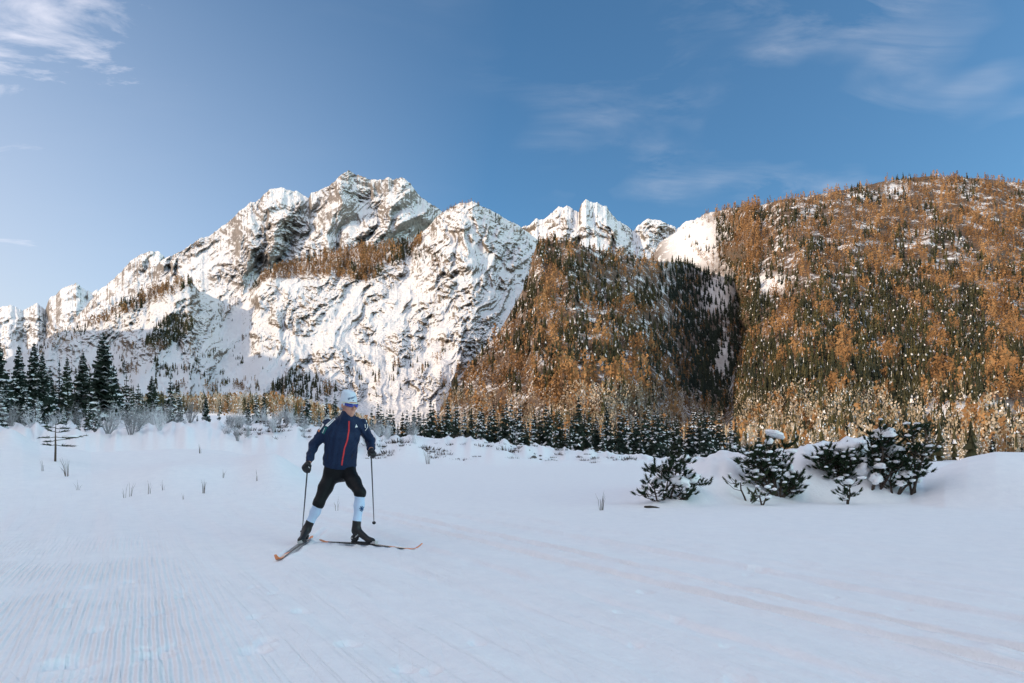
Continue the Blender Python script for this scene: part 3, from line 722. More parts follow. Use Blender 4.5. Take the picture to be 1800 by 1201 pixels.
# ================================================================ the skier
def surface_nets(f, lo, hi, h):
    """zero surface of f(points)->distance as a closed quad mesh (only blocks near the surface are evaluated)"""
    lo = np.array(lo, float); hi = np.array(hi, float)
    n = np.ceil((hi - lo) / h).astype(int) + 1; B = 12
    n = ((n + B - 1) // B) * B
    S = np.full(n, 1.0, np.float32)
    gb = np.stack(np.meshgrid(*[np.arange(0, k, B) for k in n], indexing='ij'), -1).reshape(-1, 3)
    dc = f(lo + (gb + (B - 1) / 2) * h)
    near = np.abs(dc) < h * B * 1.35
    loc = np.stack(np.meshgrid(*[np.arange(B)] * 3, indexing='ij'), -1).reshape(-1, 3)
    for b in gb[dc < -h * B * 1.35]: S[b[0]:b[0] + B, b[1]:b[1] + B, b[2]:b[2] + B] = -1
    nb = gb[near]
    for s in range(0, len(nb), 60):
        blk = nb[s:s + 60]
        ijk = (blk[:, None] + loc[None]).reshape(-1, 3)
        S[ijk[:, 0], ijk[:, 1], ijk[:, 2]] = f(lo + ijk * h)
    ins = S < 0
    c = [(i, j, k) for i in (0, 1) for j in (0, 1) for k in (0, 1)]
    m = [n[0] - 1, n[1] - 1, n[2] - 1]
    cnt = sum(ins[i:m[0] + i, j:m[1] + j, k:m[2] + k].astype(np.int8) for i, j, k in c)
    cells = np.argwhere((cnt > 0) & (cnt < 8))
    idx = np.full(m, -1, np.int64); idx[tuple(cells.T)] = np.arange(len(cells))
    acc = np.zeros((len(cells), 3)); w = np.zeros(len(cells))
    for a in c:
        for ax in range(3):
            if a[ax]: continue
            b = list(a); b[ax] = 1
            va = S[tuple((cells + a).T)]; vb = S[tuple((cells + b).T)]
            x = (va < 0) != (vb < 0)
            t = np.where(x, va / np.where(x, va - vb, 1), 0)
            p = np.array(a, float)[None] + np.zeros((len(cells), 3)); p[:, ax] += t
            acc[x] += p[x]; w += x
    V = lo + (cells + acc / w[:, None]) * h
    Fs = []
    for ax in range(3):
        o1, o2 = (ax + 1) % 3, (ax + 2) % 3
        sl = [slice(0, k) for k in n]; s2 = list(sl)
        sl[ax] = slice(0, n[ax] - 1); s2[ax] = slice(1, n[ax])
        ch = np.argwhere(ins[tuple(sl)] != ins[tuple(s2)])
        ok = (ch[:, o1] > 0) & (ch[:, o2] > 0) & (ch[:, o1] < n[o1] - 1) & (ch[:, o2] < n[o2] - 1); ch = ch[ok]
        q = []
        for d1, d2 in ((-1, -1), (0, -1), (0, 0), (-1, 0)):
            e = ch.copy(); e[:, o1] += d1; e[:, o2] += d2
            q.append(idx[tuple(e.T)])
        q = np.stack(q, -1)
        fl = ~ins[tuple(ch.T)]
        q[fl] = q[fl][:, ::-1]
        Fs.append(q)
    return V, np.concatenate(Fs)

def A3(v): return np.array(v, float)
def cap(p, a, b, ra, rb):
    a, b = A3(a), A3(b); ba = b - a
    t = np.clip(((p - a) @ ba) / (ba @ ba), 0, 1)
    return np.linalg.norm(p - a - t[:, None] * ba, axis=1) - (ra + (rb - ra) * t)
def chain(p, pts, k=0.02):
    d = None
    for (a, ra), (b, rb) in zip(pts[:-1], pts[1:]):
        e = cap(p, a, b, ra, rb); d = e if d is None else smin(d, e, k)
    return d
def ell(p, c, r, M=None):
    q = p - A3(c)
    if M is not None: q = q @ M.T
    r = A3(r); k0 = np.linalg.norm(q / r, axis=1); k1 = np.linalg.norm(q / (r * r), axis=1)
    return np.where(k0 < 1e-4, -r.min(), k0 * (k0 - 1) / np.maximum(k1, 1e-6))
def smin(a, b, k):
    h = np.clip(0.5 + 0.5 * (b - a) / k, 0, 1)
    return b + (a - b) * h - k * h * (1 - h)
def smax(a, b, k): return -smin(-a, -b, k)
def un(v): v = A3(v); return v / np.linalg.norm(v)
def loft(p, pts, M):
    """elliptical body of varying half-width/half-depth along a spine; pts: (centre, half-width, half-depth)"""
    d = None
    for (a, wa, fa), (b, wb, fb) in zip(pts[:-1], pts[1:]):
        a, b = A3(a), A3(b); ba = b - a
        t = np.clip(((p - a) @ ba) / (ba @ ba), 0, 1)
        q = (p - a - t[:, None] * ba) @ M.T
        w = wa + (wb - wa) * t; f = fa + (fb - fa) * t
        k0 = np.sqrt((q[:, 0] / w) ** 2 + (q[:, 1] / f) ** 2 + (q[:, 2] / f) ** 2)
        e = (k0 - 1) * np.minimum(w, f)
        d = e if d is None else np.minimum(d, e)
    return d

def J(px, py, d): return A3(P(px, py, d))
yaw = math.radians(22)
T_L = A3((math.cos(yaw), math.sin(yaw), 0)); T_F = A3((math.sin(yaw), -math.cos(yaw), 0)); T_U = A3((0, 0, 1))
TM = np.stack([T_L, T_F, T_U])
pelvis, waist, chest, neckb = J(597.5, 826, 7.30), J(598, 797, 7.24), J(603, 764, 7.16), J(611, 741, 7.12)
shR, elR, wrR, haR = J(578, 749, 7.10), J(552, 782, 7.18), J(543, 812, 7.07), J(540.5, 824, 7.04)
shL, elL, wrL, haL = J(635.5, 747, 7.25), J(651, 775, 7.40), J(652.5, 790, 7.19), J(652.5, 799, 7.12)
hpR, knR, anR = J(585, 830, 7.30), J(560.5, 884, 7.10), J(541.5, 937, 7.17)
hpL, knL, anL = J(612, 830, 7.27), J(633, 866, 6.98), J(624, 936, 7.05)
def gp(px, py):
    d = EYE * F / (py - HY); return A3(((px - CX) / F * d, d, 0))
skiR_t, skiR_n = gp(548, 947), gp(484, 990)
skiL_t, skiL_n = gp(566, 953), gp(742, 968)
dirR, dirL = un(skiR_n - skiR_t), un(skiL_n - skiL_t)
SKI_H = 0.035
ftR = skiR_t + dirR * 0.40; ftR[2] = SKI_H
ftL = skiL_t + dirL * 0.56; ftL[2] = SKI_H
anR = ftR + A3((0, 0, 0.115)) - dirR * 0.06 + A3((0.015, 0, 0)); anL = ftL + A3((0, 0, 0.125)) - dirL * 0.07

# head frame
HC = J(613.8, 711.5, 7.02)
hy = math.radians(44)
H_F = un((math.sin(hy), -math.cos(hy), -0.16)); H_L = un(np.cross(A3((0, 0, 1)), -H_F)) * 1.0
H_L = un(np.cross(H_F, A3((0, 0, 1)))) * -1.0
H_U = un(np.cross(H_F, H_L)) ; H_U = H_U if H_U[2] > 0 else -H_U
HM = np.stack([H_L, H_F, H_U])
def hl(x, y, z): return HC + x * H_L + y * H_F + z * H_U

def head_sdf(p):
    q = (p - HC) @ HM.T
    d = ell(q, (0, -.015, .04), (.077, .097, .095))
    d = smin(d, ell(q, (0, .028, -.03), (.061, .068, .088)), .03)
    d = smin(d, ell(q, (0, .034, -.084), (.046, .050, .042)), .025)
    d = smin(d, ell(q, (0, .074, -.110), (.019, .017, .017)), .02)
    for s in (-1, 1):
        d = smin(d, ell(q, (s * .043, .064, -.026), (.022, .022, .018)), .02)
        d = smin(d, ell(q, (s * .079, -.004, -.012), (.011, .028, .034)), .008)
        d = smax(d, -ell(q, (s * .031, .100, .006), (.019, .012, .012)), .012)
        d = smin(d, ell(q, (s * .012, .103, -.044), (.009, .010, .008)), .008)
    d = smin(d, cap(q, (-.038, .085, .024), (.038, .085, .024), .011, .011), .015)
    d = smin(d, cap(q, (0, .094, .004), (0, .117, -.038), .008, .012), .012)
    d = smin(d, ell(q, (0, .094, -.069), (.025, .011, .0065)), .007)
    d = smin(d, ell(q, (0, .092, -.083), (.021, .011, .0065)), .007)
    d = smax(d, -cap(q, (-.023, .103, -.076), (.023, .103, -.076), .0035, .0035), .004)
    return smin(d, cap(q, (0, -.022, -.07), (0, -.045, -.20), .058, .060), .02)

def hand_frame(c, axis, wrist):
    ax = un(axis); w = un(wrist - c); side = w - (w @ ax) * ax; side = un(side); return ax, side, np.cross(ax, side)
def hand_sdf(p, c, axis, wrist, out, g):
    """a fist round the pole grip: c centre on the pole, axis up the pole, out = direction of the back of the hand; g = glove thickness"""
    ax = un(axis); s = un(A3(out) - (A3(out) @ ax) * ax); t = np.cross(ax, s)
    pal = c + s * .030
    M = np.stack([t, s, ax])
    d = ell(p, pal, (.030 + g, .017 + g, .044 + g), M)
    for i, (off, rr, end) in enumerate(((.033, .0098, 225), (.011, .0102, 235), (-.011, .0098, 230), (-.032, .0085, 215))):
        pts = []
        for ph in (20, 75, 130, 180, end):
            a = math.radians(ph); r = .027 + g * .5
            pts.append((c + ax * off + s * math.cos(a) * r + t * math.sin(a) * r, (rr + g) * (1 - .0009 * ph)))
        d = smin(d, chain(p, pts, .004), .006)
    pts = []
    for ph, up, rr in ((-15, .030, .013), (-70, .046, .012), (-120, .050, .011), (-165, .044, .0095)):
        a = math.radians(ph); r = .029 + g * .5
        pts.append((c + ax * up + s * math.cos(a) * r + t * math.sin(a) * r, rr + g))
    d = smin(d, chain(p, pts, .006), .010)
    return smin(d, cap(p, wrist, pal + ax * .02, .026 + g, .028 + g), .025)

poleR_top, poleR_tip = None, None
tipR = J(531, 935, 7.92); tipR[2] = 0.0
tipL = J(657.5, 921.5, 8.55)
axR, axL = un(haR - tipR), un(haL - tipL)
outR, outL = A3((-0.85, -0.45, 0.1)), A3((0.75, -0.6, 0.1))

def limbs(p, g=0.0):
    d = chain(p, [(shR, .052 + g), (elR, .041 + g), (wrR, .029 + g)], .03)
    return np.minimum(d, chain(p, [(shL, .052 + g), (elL, .041 + g), (wrL, .029 + g)], .03))
def leg(p, hp, kn, an, g=0.0, side=1):
    hp, kn, an = A3(hp), A3(kn), A3(an)
    mid = (hp + kn) / 2 + un(A3((0, -1, 0.2))) * .008
    calf = kn + (an - kn) * .34 + A3((0.0, .022, 0)); low = kn + (an - kn) * .72 + A3((0, .006, 0))
    return chain(p, [(hp, .084 + g), (mid, .075 + g), (kn, .056 + g), (calf, .054 + g), (low, .040 + g), (an, .036 + g)], .03)

TORSO = [(pelvis + A3((0, 0, -.02)), .165, .115), (waist, .150, .105), (chest, .175, .118), (neckb + A3((0, 0, -.045)), .125, .085)]
def body_sdf(p):
    d = loft(p, TORSO, TM)
    d = smin(d, cap(p, chest, neckb, .10, .062), .04)
    d = smin(d, limbs(p), .05)
    for a in ((hpR, knR, anR, ftR, dirR), (hpL, knL, anL, ftL, dirL)):
        d = smin(d, leg(p, a[0], a[1], a[2], -.006), .04)
        d = smin(d, cap(p, a[2], a[3] + A3((0, 0, .034)) + a[4] * .09, .026, .016), .015)
    d = smin(d, hand_sdf(p, haR, axR, wrR, outR, 0.0), .015)
    d = smin(d, hand_sdf(p, haL, axL, wrL, outL, 0.0), .015)
    return smin(d, head_sdf(p), .02)
def folds(p, a, s=1.0):
    return a * (np.sin(p[:, 2] * 47 * s + 9 * np.sin(p[:, 0] * 11) + 5 * p[:, 1] * 3) * .6 + np.sin(p[:, 2] * 90 * s - p[:, 0] * 60 + 4 * np.sin(p[:, 1] * 25)) * .4)
hem_up = un(chest - pelvis); hem_pt = J(598, 818.5, 7.28)
def jacket_sdf(p):
    d = loft(p, [(pelvis + A3((0, 0, -.09)), .196, .140), (pelvis, .194, .142), (waist, .186, .136), (chest, .196, .138), (neckb + A3((0, 0, -.04)), .145, .095)], TM)
    d = smin(d, cap(p, shR, neckb + A3((0, .02, 0)), .066, .075), .05)
    d = smin(d, cap(p, shL, neckb + A3((0, .02, 0)), .066, .075), .05)
    arm = np.minimum(chain(p, [(shR, .070), (elR, .054), (wrR, .040)], .03), chain(p, [(shL, .068), (elL, .054), (wrL, .041)], .03))
    d = smin(d, arm + folds(p, .006), .035)
    d = smin(d, loft(p, [(neckb + A3((0, 0, -.05)), .10, .09), (hl(0, -.022, -.150), .080, .088), (hl(0, -.016, -.118), .074, .084)], HM), .03)
    d = d + folds(p, .006, .6)
    cut = -((p - hem_pt) @ hem_up)                             # keep what lies above the hem
    near_torso = np.linalg.norm((p - pelvis)[:, :2], axis=1) - .26
    d = np.where(near_torso < 0, smax(d, cut, .006), d)
    for w_, e_ in ((wrR, elR), (wrL, elL)):                    # sleeves end at the wrist
        ax = un(w_ - e_); c2 = (p - (w_ + ax * .004)) @ ax
        d = np.where(np.linalg.norm(p - w_, axis=1) < .10, smax(d, c2, .004), d)
    return d
def lower_sdf(p, g):
    d = smin(loft(p, TORSO[:2], TM), 1e3, .01)
    for a in ((hpR, knR, anR), (hpL, knL, anL)): d = smin(d, leg(p, a[0], a[1], a[2], -.006), .04)
    return d - g
def tights_sdf(p):
    d = lower_sdf(p, .011)
    for kn, an in ((knR, anR), (knL, anL)):
        ax = un(an - kn); c = smax((p - (kn + ax * .045)) @ ax, np.linalg.norm(p - an, axis=1) - .42, .002)
        d = np.where(np.linalg.norm(p - an, axis=1) < .42, smax(d, (p - (kn + ax * .045)) @ ax, .004), d)
    return d + folds(p, .0014, .8)
def sock_sdf(p, hp, kn, an):
    ax = un(an - kn)
    e = leg(p, hp, kn, an, .001)
    return smax(e, -((p - (kn + ax * .02)) @ ax), .004)
def boot_sdf(p, an, ft, dr, hp, kn):
    up = un(kn - an); sd = np.cross(dr, A3((0, 0, 1)))
    M = np.stack([dr, sd, A3((0, 0, 1))])
    sole = ft
    d = cap(p, an + up * .10, an, .048, .046)
    d = smin(d, ell(p, sole - dr * .085 + A3((0, 0, .040)), (.050, .037, .040), M), .025)
    d = smin(d, cap(p, an + dr * .02, sole + dr * .10 + A3((0, 0, .034)), .043, .031), .04)
    d = smin(d, ell(p, sole + dr * .135 + A3((0, 0, .030)), (.055, .040, .030), M), .03)
    d = smax(d, (sole[2] + .002) - p[:, 2], .006)
    return smax(d, (p - (an + up * .115)) @ up, .006)
def hat_sdf(p):
    q = (p - HC) @ HM.T
    z = np.clip(q[:, 2], -.05, .112); k = np.interp(z, [-.05, .03, .08, .112], [1.0, 1.0, .93, .84])
    r = np.sqrt((q[:, 0] / (.088 * k)) ** 2 + ((q[:, 1] + .015 + .10 * np.maximum(z, 0)) / (.110 * k)) ** 2)
    d = smax((r - 1) * .09 * k, q[:, 2] - (.152 - .12 * q[:, 1]), .045)
    d = d + .0012 * np.sin(np.arctan2(q[:, 0], q[:, 1]) * 34)
    return smax(d, -(q[:, 2] - (-.022 + .50 * q[:, 1])), .005)

M_SKIN = simple_mat("wind_reddened_skin", (0.50, 0.27, 0.20), 0.5, 0.10, 30, spec=0.35)
M_JACKET = simple_mat("navy_softshell", (0.008, 0.022, 0.062), 0.7, 0.25, 90, 0.25, spec=0.25)
M_TIGHT = simple_mat("black_lycra", (0.006, 0.0075, 0.0095), 0.6, 0.25, 120, 0.1, spec=0.2)
M_SOCK = simple_mat("pale_blue_white_knit", (0.50, 0.64, 0.83), 0.85, 0.05, 160, 0.2, spec=0.1)
M_BLACK = simple_mat("black_nylon", (0.010, 0.011, 0.013), 0.5, 0.3, 80, 0.3, spec=0.4)
M_SILVER = simple_mat("silver_plastic", (0.50, 0.50, 0.50), 0.35, 0.15, 60, spec=0.5)
M_HAT = simple_mat("white_knit", (0.62, 0.72, 0.82), 0.9, 0.06, 140, 0.3, spec=0.1)
M_WHITE = simple_mat("white_print", (0.75, 0.77, 0.78), 0.6, 0.05, 60)
M_RED = simple_mat("red_zip", (0.62, 0.045, 0.05), 0.5, 0.15, 200)
M_TEAL = simple_mat("teal_print", (0.01, 0.14, 0.14), 0.6, 0.1, 60)
M_ORANGE = simple_mat("orange_print", (0.75, 0.26, 0.10), 0.45, 0.15, 14, spec=0.5)
M_NAVY = simple_mat("dark_blue_print", (0.015, 0.06, 0.16), 0.6, 0.1, 60)
M_LENS = simple_mat("blue_mirror_lens", (0.012, 0.03, 0.30), 0.08, 0.2, 20, spec=0.9)
M_FRAME = simple_mat("pale_yellow_frame", (0.72, 0.76, 0.55), 0.35, 0.05, 40, spec=0.5)
M_POLE = simple_mat("carbon_shaft", (0.035, 0.036, 0.040), 0.3, 0.2, 60, spec=0.6)
M_SKI = simple_mat("black_ski_lacquer", (0.018, 0.017, 0.020), 0.25, 0.25, 30, spec=0.6)
M_CREAM = simple_mat("cream_ski_lacquer", (0.78, 0.62, 0.50), 0.3, 0.1, 20, spec=0.5)
M_EYE = simple_mat("eye_white", (0.7, 0.68, 0.65), 0.2, 0.05, 20)

ROOT = (ftR + ftL) / 2; ROOT[2] = 0.0
def sdf_obj(name, f, lo, hi, h, mat, parent):
    V, Q = surface_nets(f, lo, hi, h)
    me = np_mesh(name, V - ROOT, Q, True)
    bm = bmesh.new(); bm.from_mesh(me)
    bmesh.ops.smooth_vert(bm, verts=bm.verts, factor=0.4, use_axis_x=True, use_axis_y=True, use_axis_z=True)
    bm.to_mesh(me); bm.free()
    o = link(name, me, parent, mat); return o
LO, HI = ROOT + A3((-.65, -.75, -.02)), ROOT + A3((.65, .65, 1.78))
person = sdf_obj('person', body_sdf, LO, HI, .0075, M_SKIN, None)
person.location = ROOT
tag(person, 'skier in navy jacket, black tights and white hat, striding on skate skis with two poles', 'person')
jacket = sdf_obj('jacket', jacket_sdf, LO + A3((0, 0, .75)), HI - A3((0, 0, .15)), .0075, M_JACKET, person)
tights = sdf_obj('tights', tights_sdf, LO + A3((0, 0, .3)), HI - A3((0, 0, .7)), .0075, M_TIGHT, person)
sockR = sdf_obj('sock', lambda p: sock_sdf(p, hpR, knR, anR), LO, HI - A3((0, 0, 1.1)), .006, M_SOCK, person)
sockL = sdf_obj('sock', lambda p: sock_sdf(p, hpL, knL, anL), LO, HI - A3((0, 0, 1.0)), .006, M_SOCK, person)
bootR = sdf_obj('boot', lambda p: boot_sdf(p, anR, ftR, dirR, hpR, knR), LO, HI - A3((0, 0, 1.2)), .006, M_BLACK, person)
bootL = sdf_obj('boot', lambda p: boot_sdf(p, anL, ftL, dirL, hpL, knL), LO, HI - A3((0, 0, 1.2)), .006, M_BLACK, person)
gloveR = sdf_obj('glove', lambda p: hand_sdf(p, haR, axR, wrR, outR, .0035), haR - .14, haR + .14, .004, M_BLACK, person)
gloveL = sdf_obj('glove', lambda p: hand_sdf(p, haL, axL, wrL, outL, .0035), haL - .14, haL + .14, .004, M_BLACK, person)
hat = sdf_obj('hat', hat_sdf, HC - .2, HC + .24, .0045, M_HAT, person)

def bvh_of(*objs):
    vs, fs = [], []
    for o in objs:
        k = len(vs); base = o.parent.location if o.parent else o.location
        vs += [v.co + Vector(ROOT) for v in o.data.vertices]; fs += [[i + k for i in p.vertices] for p in o.data.polygons]
    return BVHTree.FromPolygons(vs, fs)
EYEV = Vector((0, 0, EYE))
def stick(bvh, px, py, lift=0.003):
    """where a mark printed on the cloth sits: on the cloth itself, a hair proud of it"""
    dr = (P(px, py, 1.0) - EYEV).normalized()
    loc, nor, i, dist = bvh.ray_cast(EYEV, dr)
    if loc is None: return None
    if nor.dot(dr) > 0: nor = -nor
    return loc + nor * lift - Vector(ROOT)
def patch(name, bvh, quad, mat, parent, nu=6, nv=4, lift=.003):
    (a, b, c, d) = [A3((*q, 0)) for q in quad]; V = {}; Fc = []; L = []
    for i in range(nu + 1):
        for j in range(nv + 1):
            s, t = i / nu, j / nv
            q = a * (1 - s) * (1 - t) + b * s * (1 - t) + c * s * t + d * (1 - s) * t
            w = stick(bvh, q[0], q[1], lift)
            if w is not None: V[i, j] = len(L); L.append(w)
    for i in range(nu):
        for j in range(nv):
            k = [(i, j), (i + 1, j), (i + 1, j + 1), (i, j + 1)]
            if all(q in V for q in k): Fc.append([V[q] for q in k])
    me = bpy.data.meshes.new(name); me.from_pydata(L, [], Fc); me.update()
    for p in me.polygons: p.use_smooth = True
    return link(name, me, parent, mat)
def stroke(name, bvh, pts, w, mat, parent, lift=.003, n=5):
    L, Fc = [], []
    q = [A3((*p, 0)) for p in pts]; fine = []
    for a, b in zip(q[:-1], q[1:]): fine += [a + (b - a) * i / n for i in range(n)]
    fine.append(q[-1])
    for i, c in enumerate(fine):
        t = fine[min(i + 1, len(fine) - 1)] - fine[max(i - 1, 0)]; t = t / (np.linalg.norm(t) + 1e-9); nn = A3((-t[1], t[0], 0)) * w / 2
        for s in (-1, 0, 1):
            r = c + nn * s; h = stick(bvh, r[0], r[1], lift)
            L.append(h)
    ok = [h for h in L if h is not None]
    if not ok: return None
    L = [h if h is not None else min(ok, key=lambda q, i=i: abs(ok.index(q) - i)) for i, h in enumerate(L)]
    for i in range(len(fine) - 1):
        for s in (0, 1): Fc.append((i * 3 + s, i * 3 + s + 1, i * 3 + s + 4, i * 3 + s + 3))
    me = bpy.data.meshes.new(name); me.from_pydata(L, [], Fc); me.update()
    for p in me.polygons: p.use_smooth = True
    return link(name, me, parent, mat)
B_J = bvh_of(jacket); B_H = bvh_of(hat); B_S = bvh_of(sockL)
stroke('zip', B_J, [(613.6, 740), (613.2, 756), (610.4, 774), (605.5, 788), (602.3, 806), (600.6, 818)], 2.4, M_RED, jacket, .004)
patch('shoulder_patch', B_J, [(586.7, 734.8), (590.3, 737.2), (575.7, 750.4), (572, 748)], M_WHITE, jacket, 4, 8)
for k in range(6):
    t = .16 + k * .125; cx, cy = 588.4 + (573.9 - 588.4) * t, 736.2 + (749.2 - 736.2) * t
    patch('lettering', B_J, [(cx - .2, cy - .9), (cx + 1.0, cy), (cx + .4, cy + .6), (cx - .8, cy - .3)], M_NAVY, jacket, 2, 2, .0045)
patch('sleeve_patch', B_J, [(567.4, 744), (570.2, 747), (562.9, 756.6), (560.3, 754)], M_WHITE, jacket, 4, 6)
patch('sleeve_patch', B_J, [(560.2, 754.2), (562.8, 756.8), (561.2, 760.2), (558.6, 757.8)], M_ORANGE, jacket, 3, 3)
patch('sleeve_patch', B_J, [(571.2, 749.6), (575.4, 751.4), (570, 763.6), (564.8, 760.4)], M_TEAL, jacket, 4, 6)
stroke('lettering', B_J, [(571.2, 752.8), (569.6, 756), (567.2, 761.2)], .9, M_WHITE, jacket, .0045)
patch('chest_emblem', B_J, [(625.8, 746.2), (626.4, 746.2), (627.0, 751.2), (624, 751.4)], M_WHITE, jacket, 3, 3)
patch('chest_emblem', B_J, [(626.9, 747.8), (627.2, 747.9), (629, 751), (627.6, 751)], M_WHITE, jacket, 2, 2)
stroke('sleeve_emblem', B_J, [(643.4, 738.6), (644.4, 742.6)], 1.2, M_WHITE, jacket)
stroke('sleeve_emblem', B_J, [(641.6, 745.8), (642.3, 752)], 1.3, M_WHITE, jacket)
stroke('sleeve_emblem', B_J, [(645.4, 745.4), (646, 750), (644.4, 754), (641.8, 757)], 1.1, M_WHITE, jacket)
stroke('pocket_zip', B_J, [(577, 797), (576, 807)], 1.0, M_BLACK, jacket)
stroke('pocket_zip', B_J, [(619.5, 797), (618, 807)], 1.0, M_BLACK, jacket)
for k in range(4):
    a = math.pi * k / 4 + .1; r = 5.2
    dx, dy = math.cos(a) * r * .85, math.sin(a) * r
    stroke('snowflake_emblem', B_S, [(636 - dx, 894.5 - dy), (636, 894.5), (636 + dx, 894.5 + dy)], 1.3, M_NAVY, sockL, .0025 + k * .0003)
# letters on the hat
def letter(ch, x0, y0, h, w, slope):
    G = {'S': [[(1, .1), (.3, 0), (0, .25), (.5, .5), (1, .75), (.7, 1), (0, .9)]], 'P': [[(0, 1), (0, 0), (.8, .05), (.9, .4), (0, .55)]], 'O': [[(.5, 0), (0, .5), (.5, 1), (1, .5), (.5, 0)]],
         'R': [[(0, 1), (0, 0), (.8, .05), (.9, .4), (0, .55)], [(.4, .55), (1, 1)]], 'T': [[(0, 0), (1, 0)], [(.5, 0), (.5, 1)]]}
    for s in G[ch]: stroke('lettering', B_H, [(x0 + u * w, y0 + v * h + u * w * slope) for u, v in s], .75, M_NAVY, hat, .002, 2)
for k, ch in enumerate('SPORT'): letter(ch, 611.6 + k * 2.75, 700.2 - k * .72, 3.0, 2.0, -.2)
stroke('hat_emblem', B_H, [(619.8, 704.4), (622, 704)], 1.4, M_NAVY, hat, .002)
# sunglasses
def tube(pts, rad, n=6):
    V, Fc = [], []
    pts = [Vector(p) for p in pts]
    up = Vector((0.3, 0.2, 1)).normalized()
    for i, p in enumerate(pts):
        t = (pts[min(i + 1, len(pts) - 1)] - pts[max(i - 1, 0)]).normalized()
        a = t.cross(up); a = a.normalized() if a.length > .05 else t.cross(Vector((1, 0, 0))).normalized(); b = t.cross(a)
        r = rad[i] if isinstance(rad, (list, tuple)) else rad
        for k in range(n):
            an = 2 * math.pi * k / n; V.append(p + (a * math.cos(an) + b * math.sin(an)) * r)
    for i in range(len(pts) - 1):
        for k in range(n): Fc.append((i * n + k, i * n + (k + 1) % n, (i + 1) * n + (k + 1) % n, (i + 1) * n + k))
    Fc.append(tuple(range(n))[::-1]); Fc.append(tuple((len(pts) - 1) * n + k for k in range(n)))
    return V, Fc
def poly_obj(name, V, Fc, mat, parent=None, smooth=True, midx=None):
    me = bpy.data.meshes.new(name); me.from_pydata([tuple(v) for v in V], [], Fc); me.update()
    o = link(name, me, parent, mat)
    for i, p in enumerate(me.polygons):
        p.use_smooth = smooth
        if midx is not None: p.material_index = midx[i]
    return o
def glasses():
    root = bpy.data.objects.new('sunglasses', None); COL.objects.link(root); root.parent = person
    V, Fc = [], []; n = 22
    for i in range(n + 1):
        th = math.radians(-68 + 136 * i / n); s = math.sin(th); nose = math.exp(-(th / .20) ** 2)
        zt = .024 + .004 * abs(s); zb = -.022 + .016 * abs(s) ** 2 + .026 * nose
        for z in (zt, (zt + zb) / 2, zb): V.append(hl(.090 * s, .010 + .108 * math.cos(th), z) - ROOT)
    for i in range(n):
        for k in (0, 1): Fc.append((i * 3 + k, i * 3 + k + 1, i * 3 + k + 4, i * 3 + k + 3))
    o = poly_obj('lens', V, Fc, M_LENS, root)
    md = o.modifiers.new('solid', 'SOLIDIFY'); md.thickness = .002
    top = [Vector(V[i * 3]) for i in range(n + 1)]
    tv, tf = tube(top, .0042); poly_obj('frame', tv, tf, M_FRAME, root)
    for e, sgn in ((0, -1), (n, 1)):
        a = top[e]; b = Vector(hl(sgn * .092, -.02, .022) - ROOT)
        tv, tf = tube([a, a.lerp(b, .5), b], [.0045, .004, .003]); poly_obj('temple_arm', tv, tf, M_FRAME, root)
glasses()
for s in (-1, 1):
    bm = bmesh.new(); bmesh.ops.create_uvsphere(bm, u_segments=10, v_segments=8, radius=.012)
    me = bpy.data.meshes.new('eye'); bm.to_mesh(me); bm.free()
    link('eye', me, person, M_EYE).location = Vector(hl(s * .031, .084, .006) - ROOT)
# silver heel clips and a white knuckle panel
def bit(name, c, ax3, r, mat, parent):
    bm = bmesh.new(); bmesh.ops.create_icosphere(bm, subdivisions=2, radius=1)
    M = Matrix([list(ax3[0] * r[0]), list(ax3[1] * r[1]), list(ax3[2] * r[2])]).transposed()
    for v in bm.verts: v.co = M @ v.co
    me = bpy.data.meshes.new(name); bm.to_mesh(me); bm.free()
    for p in me.polygons: p.use_smooth = True
    o = link(name, me, parent, mat); o.location = Vector(c - ROOT); return o
Z3 = A3((0, 0, 1))
for bt, ft, dr in ((bootR, ftR, dirR), (bootL, ftL, dirL)):
    sd = np.cross(dr, Z3)
    bit('heel_clip', ft - dr * .095 + Z3 * .042, (dr, sd, Z3), (.030, .041, .018), M_SILVER, bt)
    bit('lace_cover', ft + dr * .045 + Z3 * .082, (un(dr - Z3 * .5), sd, un(dr * .5 + Z3)), (.05, .028, .012), M_BLACK, bt)
    bit('ankle_strap', ft - dr * .03 + Z3 * .075, (un(dr + Z3 * .8), sd, un(Z3 - dr * .8)), (.050, .050, .006), M_SILVER, bt)
bit('cuff_label', wrR + un(haR - wrR) * .022 + A3((0.01, -.032, 0)), (A3((1, 0, 0)), A3((0, 1, 0)), Z3), (.018, .006, .006), M_WHITE, gloveR)

